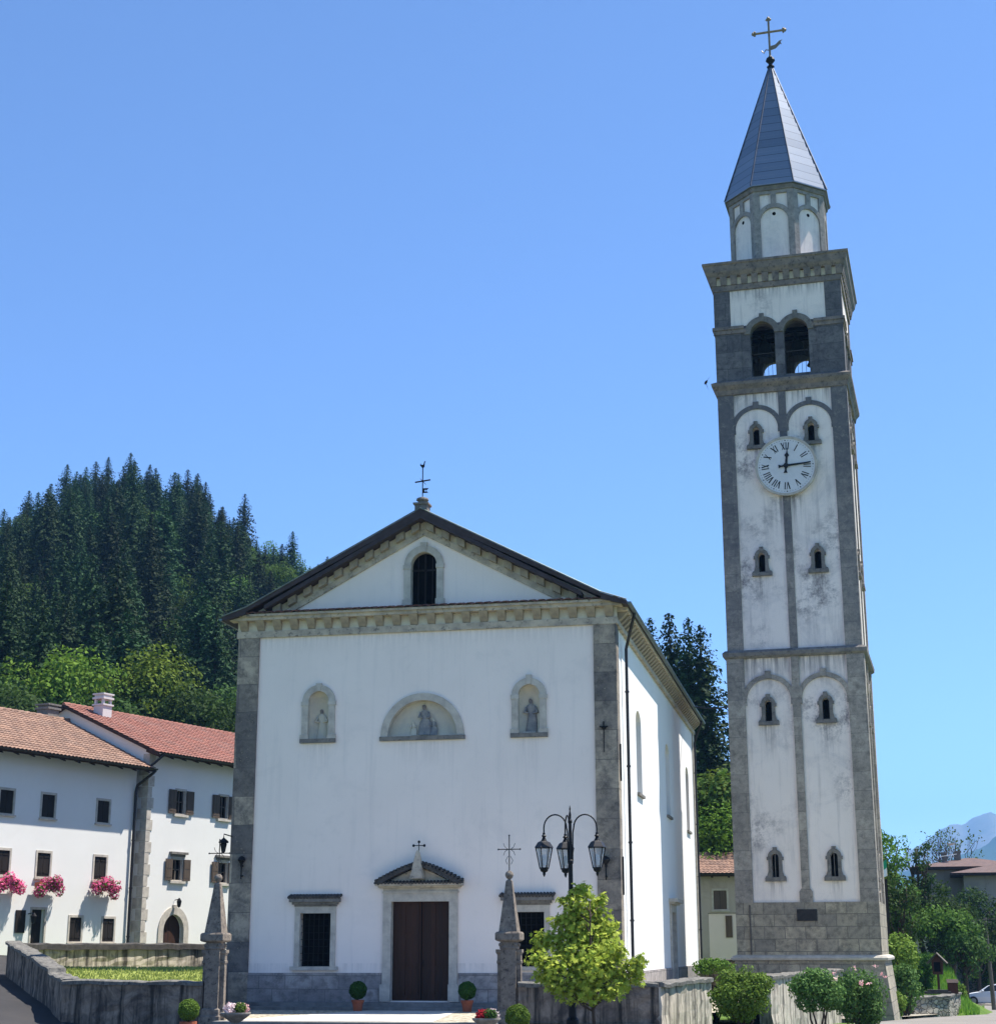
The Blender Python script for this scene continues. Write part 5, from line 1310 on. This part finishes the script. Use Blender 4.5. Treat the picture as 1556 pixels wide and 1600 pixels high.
# wayside shrine, rubble wall, car, poles
c_ = at(1467, 1545, 95); gz = ground_z(c_.x, c_.y)
sh_ = thing('wayside_shrine', 'small brown wooden wayside shrine with a gabled roof on a post in the grass', 'wayside shrine', (c_.x, c_.y, gz), radians(-10)); t_ = 1.42-gz
b = MB(); b.box(-.06, .06, -.06, .06, -.3, t_-1.1); b.build('post', 'shrine', sh_)
b = MB(); b.plate([(-.26, t_-1.15), (.26, t_-1.15), (.3, t_-.45), (0, t_-.1), (-.3, t_-.45)], [], lambda u, v, w: (u, w-.15, v), .3, back=True); b.build('cabinet', 'shrine', sh_)
b = MB()
for s in (-1, 1): b.hexa([(0, -.32, t_-.06), (s*.5, -.32, t_-.6), (s*.5, .3, t_-.6), (0, .3, t_-.06), (0, -.32, t_), (s*.55, -.32, t_-.55), (s*.55, .3, t_-.55), (0, .3, t_)])
b.build('roof', 'pole_wood', sh_)
b = MB(); b.box(-.17, .17, -.16, -.151, t_-1.0, t_-.5); b.build('niche', 'dark', sh_)
A, B, C = at(1428, 1580, 86), at(1484, 1580, 88), at(1502, 1577, 92)
wr = wall_run('rubble_wall', 'low rough rubble wall at the roadside on the right, behind the paved strip', [(A.x, A.y, ground_z(A.x, A.y)-.6, -.65), (B.x, B.y, ground_z(B.x, B.y)-.6, -.62), (C.x, C.y, ground_z(C.x, C.y)-.6, -.55)], .5, 'rubble', cap='coping', seed=15)
q_ = at(1465, 1548, 89.5)
sl = thing('stone_slab', 'flat dark stone slab lying on top of the rubble wall', 'stone slab', (q_.x, q_.y+.2, -.6)); b = MB(); b.box(-.65, .65, -.3, .3, 0, .12); b.box(-.5, .5, -.26, .26, .12, .2); b.build('slab', 'soot', sl)
q_ = at(1490, 1558, 90)
bx = thing('letter_box', 'dark brown box with a sloping lid standing on the end of the rubble wall', 'box', (q_.x, q_.y+.2, -.6)); b = MB(); b.hexa([(-.25, -.2, 0), (.25, -.2, 0), (.25, .2, 0), (-.25, .2, 0), (-.25, -.2, .5), (.25, -.2, .5), (.25, .2, .65), (-.25, .2, .65)]); b.build('box_body', 'shrine', bx)
b = MB(); b.hexa([(-.29, -.26, .5), (.29, -.26, .5), (.29, .24, .67), (-.29, .24, .67), (-.29, -.26, .54), (.29, -.26, .54), (.29, .24, .71), (-.29, .24, .71)]); b.build('lid', 'eave_wood', bx)

# parked car: nose to the left
c_ = at(1505, 1576, 130); gz = ground_z(c_.x+2, c_.y)+.03
cr_ = thing('parked_car', 'white hatchback car parked at the roadside at the right edge', 'car', (c_.x, c_.y, gz), radians(-8))
st = [(0, .30, .62, .70), (.12, .24, .72, .78), (.7, .2, .86, .84), (1.25, .2, .95, .86), (1.95, .2, 1.02, .87), (2.9, .2, 1.02, .87), (3.7, .2, 1.0, .86), (4.1, .24, .95, .82), (4.22, .3, .8, .76)]
b = MB(); vs = []
for x, z0, z1, w in st:
    zm = (z0+z1)/2
    vs += [(x, -w*.92, z0), (x, -w, zm), (x, -w*.93, z1-.04), (x, -w*.8, z1), (x, w*.8, z1), (x, w*.93, z1-.04), (x, w, zm), (x, w*.92, z0)]
n = 8; b.add(vs, [(i*n+k, i*n+(k+1) % n, (i+1)*n+(k+1) % n, (i+1)*n+k) for i in range(len(st)-1) for k in range(n)]+[tuple(range(7, -1, -1)), tuple((len(st)-1)*n+k for k in range(8))])
cb = b.build('body', 'carpaint', cr_, smooth=False)
b = MB(); cab = [(1.2, .95, .72), (1.85, 1.36, .6), (2.35, 1.47, .57), (3.2, 1.44, .56), (3.85, 1.2, .62), (4.1, .97, .7)]
vs = []
for x, z, w in cab: vs += [(x, -w, z), (x, w, z)]
b.add(vs, [(2*i, 2*i+1, 2*i+3, 2*i+2) for i in range(5)]); 
b.build('roof', 'carpaint', cr_)
for s in (-1, 1):
    b = MB(); ys = lambda z: s*(.80-.22*(z-.97)/.5)
    b.add([(1.42, ys(.98), .98), (2.5, ys(1.0), 1.0), (2.5, ys(1.44), 1.42), (1.95, ys(1.36), 1.36)], [(0, 1, 2, 3)])
    b.add([(2.58, ys(1.0), 1.0), (3.75, ys(1.0), 1.0), (3.55, ys(1.3), 1.3), (3.2, ys(1.4), 1.4), (2.58, ys(1.43), 1.42)], [(0, 1, 2, 3, 4)]); b.build('side_window', 'carglass', cr_)
    b = MB(); b.add([(1.22, s*.79, .96), (1.42, ys(.98), .98), (1.95, ys(1.36), 1.36), (2.5, ys(1.42), 1.42), (2.58, ys(1.42), 1.42), (3.2, ys(1.4), 1.4), (3.85, s*.62, 1.2), (3.2, s*.56, 1.44), (2.35, s*.57, 1.47), (1.85, s*.6, 1.36)], [(0, 1, 2, 9), (2, 3, 8, 9), (3, 4, 5, 7, 8), (5, 6, 7)]); b.add([(2.5, ys(1.0), 1.0), (2.58, ys(1.0), 1.0), (2.58, ys(1.42), 1.42), (2.5, ys(1.42), 1.42)], [(0, 1, 2, 3)])
    b.build('pillar', 'carpaint', cr_)
    b = MB(); b.ball((1.5, s*.95, 1.02), .11, 8, .7); b.build('mirror', 'carpaint', cr_)
    b = MB(); b.box(.08, .4, *sorted((s*.5, s*.72)), .62, .76); b.build('headlight', 'glass', cr_)
    for x in (.82, 3.42):
        b = MB(); b.tube([(x, s*.72, .31), (x, s*.89, .31)], .315, 20); w_ = b.build('wheel', 'rubber', cr_)
        b = MB(); b.tube([(x, s*.885, .31), (x, s*.9, .31)], .2, 14); b.build('rim', 'alloy', w_)
b = MB(); b.add([(1.28, -.68, .985), (1.28, .68, .985), (1.83, .56, 1.36), (1.83, -.56, 1.36)], [(0, 1, 2, 3)]); b.build('windscreen', 'carglass', cr_)

c_ = at(1551, 1545, 115); t_ = at(1541, 1434, 115)
gz = ground_z(c_.x, c_.y)
up = thing('utility_pole', 'leaning grey wooden utility pole at the right edge above the car', 'utility pole', (c_.x, c_.y, gz))
b = MB(); b.tube([(0, 0, -.5), (t_.x-c_.x-.1, 0, t_.z-gz)], [.15, .1], 8); b.build('pole', 'pole_wood', up)
b = MB(); b.box(-.45, .25, -.05, .05, t_.z-gz-.35, t_.z-gz-.25); b.build('crossarm', 'pole_wood', up)
b = MB(); a_ = at(1385, 1447, 100)
b.tube([(t_.x, t_.y, t_.z-.1), ((t_.x+a_.x)/2, (t_.y+a_.y)/2, (t_.z+a_.z)/2-.25), (a_.x, a_.y, a_.z)], .02, 5); b.tube([(t_.x, t_.y, t_.z-.1), (t_.x+12, t_.y+1, t_.z-.2)], .02, 5)
tag(b.build('power_line', 'iron_cross'), 'thin wire running from the leaning pole towards the bell tower', 'wire')
a_ = at(1389, 1485, 86)
fp = thing('flag_post', 'dark post with a small green and white flag, just right of the bell tower', 'flag post', (a_.x, a_.y, ground_z(a_.x, a_.y))); gz = ground_z(a_.x, a_.y)
b = MB(); b.box(-.11, .11, -.1, .1, -.3, 5.0-gz); b.build('post', 'shutter', fp)
b = MB()
for k in range(8):
    pass
vs = []
for k in range(9): x = -.26+.05*k; y = .04*sin(k*1.1); vs += [(x, y, 5.0-gz+.02*k), (x, y, 5.28-gz+.035*k), (x, y, 5.6-gz+.05*k)]
b.add(vs, [(3*k, 3*k+3, 3*k+4, 3*k+1) for k in range(8)]+[(3*k+1, 3*k+4, 3*k+5, 3*k+2) for k in range(8)]); b.mi = [0]*8+[1]*8; b.build('flag', ['white_cloth', 'flag_green'], fp)

# bird near the tower
a_ = at(1103, 597, 70)
bd = MB(); bd.lathe([(.01, -.16), (.05, -.08), (.06, 0), (.04, .08), (.01, .14)], 8); 
bd.add([(0, .05, .02), (.02, .05, -.06), (.16, .5, .02), (0, -.05, .02), (.02, -.05, -.06), (.16, -.5, .06)], [(0, 1, 2), (3, 4, 5)])
o = bd.build('bird', 'black'); o.location = a_; o.rotation_euler = (1.2, .3, .4); tag(o, 'small dark bird flying left of the bell tower', 'bird')

# ------------------------------------------------------------------ trees
rs = np.random.RandomState(77)
def place(px, d, dz=0., row=950):
    v = AR*((px-PW/2)/FPX)+AU*((PH/2-row)/FPX)+AF; q = Vector((v.x, v.y)).normalized()
    x, y = CX+q.x*d, CY+q.y*d; return (x, y, ground_z(x, y)+dz)
GF = 'spruces in the wood on the left hill'
sp_lab = 'dark spruce standing in the dense wood that climbs the hill on the left'
protos = [spruce('spruce_tree', sp_lab, place(60+90*k, 250), 23+k, 5.3+.35*k, 100+k, GF) for k in range(4)]
for k, (px, py) in enumerate(((28, 782), (112, 738), (228, 742), (303, 752))):
    p = place(px, 272); h = at(px, py, 272).z-p[2]; protos[k].location = p; protos[k].scale = (h/25, h/25, h/(23+k))
sing = [(380, 770, 262, 'lone spruce on the ridge standing clear of the wood, left of the church roof'), (455, 828, 250, 'single spruce showing just above the left slope of the church roof'), (200, 706, 285, 'tallest spruce on the hilltop, with the broadest crown'),
        (165, 712, 283, 'slim pointed spruce on the hilltop immediately left of the tallest one'), (290, 732, 280, 'spruce on the ridge midway between the tallest spruce and the lone one'), (243, 738, 284, 'open crowned small spruce right of the tallest spruce on the hilltop'),
        (100, 724, 286, 'spruce at the left shoulder of the hilltop, first of the high row'), (510, 868, 270, 'tiny spruce tip touching the church roof line')]
def top_h(px, py, d):
    p = place(px, d, 0, py+80); return p, at(px, py, d).z-p[2]
for i, (px, py, d, lab) in enumerate(sing):
    p, h = top_h(px, py, d); pr = protos[i % 4]; s = h/(23+i % 4)
    w = s*(1.05 if 'broadest' in lab else .8 if 'slim' in lab or 'small' in lab else .95)
    dup(pr, p, rs.rand()*6.3, (w, w, s), lab, 'skyline spruces')
for px, py in ((130, 728), (145, 726), (55, 758), (40, 765), (75, 745), (305, 745), (325, 765), (265, 752), (115, 735), (225, 735), (182, 740), (20, 790), (345, 790), (0, 800), (-30, 815), (-70, 830), (318, 752), (275, 745)):
    d = 268+rs.rand()*18; p, h = top_h(px, py, d); h = max(12, min(30, h)); dup(protos[rs.randint(4)], p, rs.rand()*6.3, (h/25*.95, h/25*.95, h/25))
for px, py, d in ((398, 838, 248), (412, 850, 240), (425, 862, 236), (438, 858, 244), (470, 880, 236), (482, 876, 244), (495, 884, 240), (505, 882, 246), (402, 872, 215), (420, 895, 205), (445, 900, 210), (462, 905, 205), (388, 880, 195), (368, 846, 240), (372, 900, 180)):
    p, h = top_h(px, py, d); h = max(10, min(28, h)); dup(protos[rs.randint(4)], p, rs.rand()*6.3, (h/24.5, h/24.5, h/24.5))
cnt = 0; pts = []
for it in range(4000):
    px = -130+rs.rand()*540; d = 122+150*rs.rand()
    if px > 330+ (d-120)*.5: continue
    p = place(px, d)
    if any((p[0]-q[0])**2+(p[1]-q[1])**2 < 4.3**2 for q in pts): continue
    sky = interp(px, [(-200, 850), (0, 800), (50, 765), (100, 735), (200, 715), (300, 745), (345, 790), (400, 830), (455, 850), (520, 890)])
    hmax = at(px, sky+8, d).z-p[2]; h = min(17+9*rs.rand(), hmax) if d < 225 else min(30, hmax*(.86+.14*rs.rand()))
    if h < 8: continue
    pts.append(p); cnt += 1
    s = h/24.5; w = s*(.85+.35*rs.rand()); dup(protos[rs.randint(4)], p, rs.rand()*6.3, (w, w, s))
    if cnt >= 185: break
# broadleaved trees among and below the spruces
GD = 'broadleaved trees at the foot of the left hill'
bp = [broad_tree('broadleaf_tree', 'bushy green broadleaved tree among the spruces on the left hill', 'tree', place(150, 200), 13, 4.2, 'leaf_mid', 201, 28, 260, .21, .28, GD),
      broad_tree('broadleaf_tree', 'bushy green broadleaved tree among the spruces on the left hill', 'tree', place(90, 170), 14, 3.8, 'leaf_mid', 202, 26, 260, .21, .28, GD, low=.15, tall=1.3),
      broad_tree('broadleaf_tree', 'yellow green leafy tree in the row above the house roofs', 'tree', place(110, 120), 12, 3.4, 'leaf_yellow', 203, 28, 330, .17, .25, GD, low=.1, tall=1.2),
      broad_tree('broadleaf_tree', 'dark rounded broadleaved tree at the foot of the left hill', 'tree', place(30, 135), 12, 4.0, 'leaf_dark', 204, 28, 280, .2, .25, GD, low=.1)]
def btree(i, px, py, d, w=1., lab=None, grp=None):
    p, h = top_h(px, py, d); base = (13, 14, 12, 12)[i]; s = max(.5, h/base)
    return dup(bp[i], p, rs.rand()*6.3, (s*w, s*w, s), lab, grp)
for _ in range(64):
    px = -110+rs.rand()*600; d = 135+125*rs.rand(); p = place(px, d); py = 1482-2640*(p[2]+11+5*rs.rand()-CZ)/d
    if py > interp(px, [(-200, 870), (0, 830), (100, 780), (200, 770), (300, 790), (380, 840), (455, 860), (520, 890)]): btree((0, 1, 3)[rs.randint(3)], px, py, d, .95)
for _ in range(40):
    px = 500+rs.rand()*420; d = 150+125*rs.rand(); p = place(px, d); py = 1482-2640*(p[2]+11+5*rs.rand()-CZ)/d
    if py > interp(px, [(500, 905), (560, 930), (700, 1000), (1000, 1000)]): btree((0, 1, 3)[rs.randint(3)], px, py, d, 1.1)
for a in ((0, 150, 850, 235), (1, 175, 870, 230), (0, 85, 915, 215), (1, 185, 905, 190), (0, 265, 860, 215), (1, 425, 845, 262), (0, 405, 850, 255), (1, 470, 865, 258), (0, 490, 875, 262), (1, 440, 930, 220), (0, 410, 940, 200), (0, 345, 830, 250), (1, 375, 850, 245), (0, 500, 885, 250), (1, 15, 800, 262), (0, -20, 820, 255), (1, 240, 935, 180), (0, 320, 905, 190), (1, 60, 905, 190)): btree(*a, .95)
yl = [(20, 1020, 'pale yellow green tree above the left edge of the long house roof'), (78, 1000, 'rounded yellow green tree left of the chimney, first of two side by side'), (122, 1003, 'taller yellow green tree just left of the red roof ridge'), (245, 998, 'bright yellow green tree standing alone above the red roof'), (158, 1045, 'small yellow green tree right above the tall chimney')]
for px, py, lab in yl: btree(2, px, py, 118+rs.rand()*8, .9 if px != 158 else .6, lab, 'yellow green trees above the roofs')
for a in ((3, 45, 1060, 112), (3, 100, 1070, 111), (3, 195, 1075, 112), (3, 215, 1060, 120), (3, 275, 1060, 118), (3, 0, 1050, 116), (3, -40, 1040, 118), (3, 60, 1040, 128), (3, 335, 1060, 128), (3, 305, 1075, 115), (3, 360, 1070, 118)): btree(*a, .9)
# spruces behind the apse
for i, (px, py, d, lab) in enumerate(((1016, 938, 122, 'tallest dark spruce behind the right eave of the church'), (1047, 952, 120, 'second dark spruce behind the church, just right of the tallest'), (1078, 985, 119, 'third dark spruce in the row falling away behind the church'), (1098, 1015, 118, 'lower dark spruce between the church eave and the bell tower'), (1108, 1080, 117, 'lowest spruce of the row, touching the cable to the bell tower'), (1060, 1000, 120, 'half hidden spruce behind the others at the church apse'))):
    p, h = top_h(px, py, d); s = h/24.; dup(protos[i % 4], p, rs.rand()*6, (s*.95, s*.95, s), lab, 'spruces behind the church')
for i, (w, px, py, d) in enumerate(((0, 1120, 1165, 106), (2, 1143, 1190, 104), (1, 1104, 1205, 105), (2, 1128, 1250, 101), (0, 1148, 1262, 102), (1, 1100, 1275, 101), (0, 1125, 1155, 150), (1, 1110, 1185, 135), (0, 1140, 1180, 130), (3, 1120, 1225, 118), (1, 1145, 1240, 112), (3, 1100, 1260, 108), (2, 1125, 1275, 105), (3, 1150, 1300, 102), (0, 1160, 1200, 150), (0, 1090, 1150, 160), (1, 1180, 1230, 140))):
    btree(w, px, py, d, 1.1, 'leafy tree on the slope seen between church and bell tower', 'trees between church and tower')
# right side trees
RT = 'trees on the right'
R0 = [('slender leafy tree squeezed behind the flag post by the bell tower', 1376, 1300, 96, 1.5, 'leaf_mid', 311, .1), ('broad mid green tree below the left end of the brown roof', 1452, 1364, 112, 1.9, 'leaf_dark', 312, .4), ('tall leafy tree close to the right edge of the bell tower', 1390, 1254, 98, 1.9, 'leaf_mid', 301, .2), ('loose crowned tree reaching out over the valley right of the bell tower', 1431, 1266, 112, 1.4, 'leaf_dark', 302, .9),
      ('dark shadowy tree behind the yellow bush by the bell tower', 1408, 1350, 92, 1.6, 'leaf_dark', 303, .1), ('small leafy tree in front of the brown roofed house', 1484, 1370, 110, 2.2, 'leaf_dark', 304, .2),
      ('orchard tree with drooping yellow green leaves above the grass bank', 1482, 1416, 104, 2.0, 'leaf_mid', 305, .2), ('spreading orchard tree near the leaning pole', 1506, 1424, 104, 1.9, 'leaf_shrub_dark', 306, .2),
      ('bluish green tree before the pale house wall at the right edge', 1546, 1372, 135, 2.4, 'leaf_dark', 307, .3), ('leafy tree filling the gap below the brown roofs', 1424, 1382, 106, 1.5, 'leaf_mid', 308, .1), ('mid green tree hiding the pale wall under the brown roofs', 1522, 1380, 134, 2.3, 'leaf_dark', 313, .1), ('dark bush at the right edge behind the leaning pole', 1556, 1484, 136, 2.2, 'leaf_dark', 309, 0)]
for lab, px, py, d, cr, mt, sd, airy in R0:
    p, h = top_h(px, py, d); broad_tree('leafy_tree', lab, 'tree', p, h, cr, mt, sd, 32, 300, .16, .2, RT, low=.18 if 'orchard' not in lab else .3, airy=airy)
p, h = top_h(1490, 1298, 165)
bt = thing('bare_tree', 'thin half bare tree rising behind the brown roof against the mountains', 'tree', p); b = MB(); r_ = np.random.RandomState(9)
limb_mesh(b, r_, (0, 0, -.5), (0, 0, h*.55), .25, .12, 5, .03); tips = []
for k in range(22):
    a = r_.rand()*6.3; z0 = h*(.4+.2*r_.rand()); e = (cos(a)*(1+1.6*r_.rand()), sin(a)*(1+1.6*r_.rand()), h*(.7+.3*r_.rand())); limb_mesh(b, r_, (0, 0, z0), e, .07, .02, 5, .09)
    for q in range(4):
        e2 = (e[0]+r_.randn()*.5, e[1]+r_.randn()*.5, e[2]+r_.randn()*.4); limb_mesh(b, r_, Vector((0, 0, z0)).lerp(Vector(e), .5+.4*r_.rand()), e2, .03, .012, 3, .1); tips.append(e2)
b.build('trunk', 'bark', bt)
P = np.array([np.array(t)+r_.randn(3)*.35 for t in tips for _ in range(9)]); vs, fs = cards(r_, P, r_.randn(len(P), 3), .2); b = MB(); b.add(vs, fs); b.build('crown', 'leaf_mid', bt)
# bushes beside the tower
def bush(label, px, py, d, r, mat, seed, gx=0, flowers=None, leaf=.1, dens=900):
    c = at(px, py, d); shrub('bush', label, c, r, mat, seed, False, leaf, dens, flowers)
bush('yellow green climbing bush beside the right edge of the bell tower', 1408, 1500, 82, (.85, .8, 1.3), 'leaf_shrub', 41, leaf=.13, dens=700)
bush('dense green bush spilling down beside the tower base to the pavement', 1412, 1545, 80, (.9, .9, 1.2), 'leaf_shrub_dark', 42, leaf=.13, dens=700)
bush('low bush with pale leaves at the foot of the bell tower corner', 1400, 1570, 76, (.5, .6, .6), 'leaf_shrub', 43)
bush('dark clipped conical hedge plant behind the rubble wall', 1441, 1518, 96, (.75, .7, 1.3), 'box_leaf', 44, leaf=.1)
bush('small green bush in the grass between church and bell tower', 1115, 1512, 66, (.9, .6, .35), 'leaf_mid', 45)
bush('small rounded plant beside the box on the rubble wall', 1503, 1552, 95, (.3, .3, .5), 'leaf_shrub', 46)
# tall grass on the bank
r_ = np.random.RandomState(12); vs = []; fs = []
for i in range(16000):
    x = 15.5+r_.rand()*7.5; y = 37.5+r_.rand()*30; z = ground_z(x, y); a = r_.rand()*pi; w = .03+.03*r_.rand(); h = .12+.22*r_.rand(); o = len(vs)
    if abs(x-interp(y, [(22, 19.2), (38, 23.2), (60, 25.0), (85, 27.4)])) < 3.2: continue
    vs += [(x-w*cos(a), y-w*sin(a), z-.13), (x+w*cos(a), y+w*sin(a), z-.13), (x+r_.randn()*.06, y+r_.randn()*.06, z+h)]; fs.append((o, o+1, o+2))
b = MB(); b.add(vs, fs); o = b.build('bank_grass', 'bank_blade'); o['kind'] = 'stuff'; tag(o, 'long bright grass on the bank behind the rubble wall', 'grass')

# ------------------------------------------------------------------ far mountains
def ridge(name, mat, d0, depth, tab, seed, x0, x1, rough):
    r_ = np.random.RandomState(seed); nx, ny = 160, 16; vs = []
    ph = r_.rand(8)*6.3
    for j in range(ny+1):
        f = j/ny; prof_ = sin(pi*min(1, f*1.0)*.5) if f < 1 else 1
        for k in range(nx+1):
            px = x0+(x1-x0)*k/nx; d = d0-depth*(1-f)
            top = CZ+(1482-interp(px, tab))/2640*d0
            nz = sum(sin(px*.02*1.9**i+ph[i]+j*.5*(i+1))*.62**i for i in range(7))
            v = AR*((px-PW/2)/FPX)+AF; q = Vector((v.x, v.y)).normalized()
            vs.append((CX+q.x*d, CY+q.y*d, -20+(top+20)*f**1.15+nz*rough*(f*(1.2-f))*2))
    w = nx+1; b = MB(); b.add(vs, [(j*w+k, j*w+k+1, (j+1)*w+k+1, (j+1)*w+k) for j in range(ny) for k in range(nx)])
    b.add([(v[0]*1.0, v[1]+300, -30) for v in vs[-w:]]+vs[-w:], [(k, k+1, w+k+1, w+k) for k in range(nx)])
    return struct(b.build(name, mat, smooth=True))
ridge('mountain', 'far_rock', 6500, 2200, [(1100, 1420), (1300, 1370), (1420, 1318), (1450, 1300), (1470, 1304), (1490, 1292), (1512, 1284), (1530, 1290), (1560, 1298), (1620, 1320), (1800, 1380), (2000, 1400)], 5, 1100, 2000, 26)
ridge('mountain_slope', 'far_forest', 4300, 1500, [(1100, 1430), (1350, 1380), (1440, 1345), (1480, 1332), (1520, 1318), (1560, 1302), (1650, 1290), (1900, 1300)], 6, 1100, 1900, 18)
ridge('hill_slope', 'far_forest', 1900, 800, [(1300, 1465), (1450, 1420), (1500, 1370), (1530, 1340), (1560, 1316), (1650, 1250), (1900, 1200)], 7, 1300, 1900, 8)
# ------------------------------------------------------------------ the air
HAZE = 1
if HAZE:
    b = MB(); b.box(-7600, 7600, -300, 7600, -60, 620); hz = bpy.data.objects.new('haze', None) if False else None
    me = bpy.data.meshes.new('haze'); me.from_pydata(b.v, [], b.f); hz = bpy.data.objects.new('haze', me); COL.objects.link(hz); hz['kind'] = 'stuff'
    tag(hz, 'pale blue summer haze filling the valley air', 'haze')
    mt = bpy.data.materials.new('haze_air'); mt.use_nodes = True; t_ = mt.node_tree; t_.nodes.clear()
    o_ = t_.nodes.new('ShaderNodeOutputMaterial'); v_ = t_.nodes.new('ShaderNodeVolumePrincipled')
    v_.inputs['Color'].default_value = (.24, .54, 1, 1); v_.inputs['Density'].default_value = 1.5e-4; v_.inputs['Anisotropy'].default_value = .2
    t_.links.new(v_.outputs[0], o_.inputs['Volume']); me.materials.append(mt)
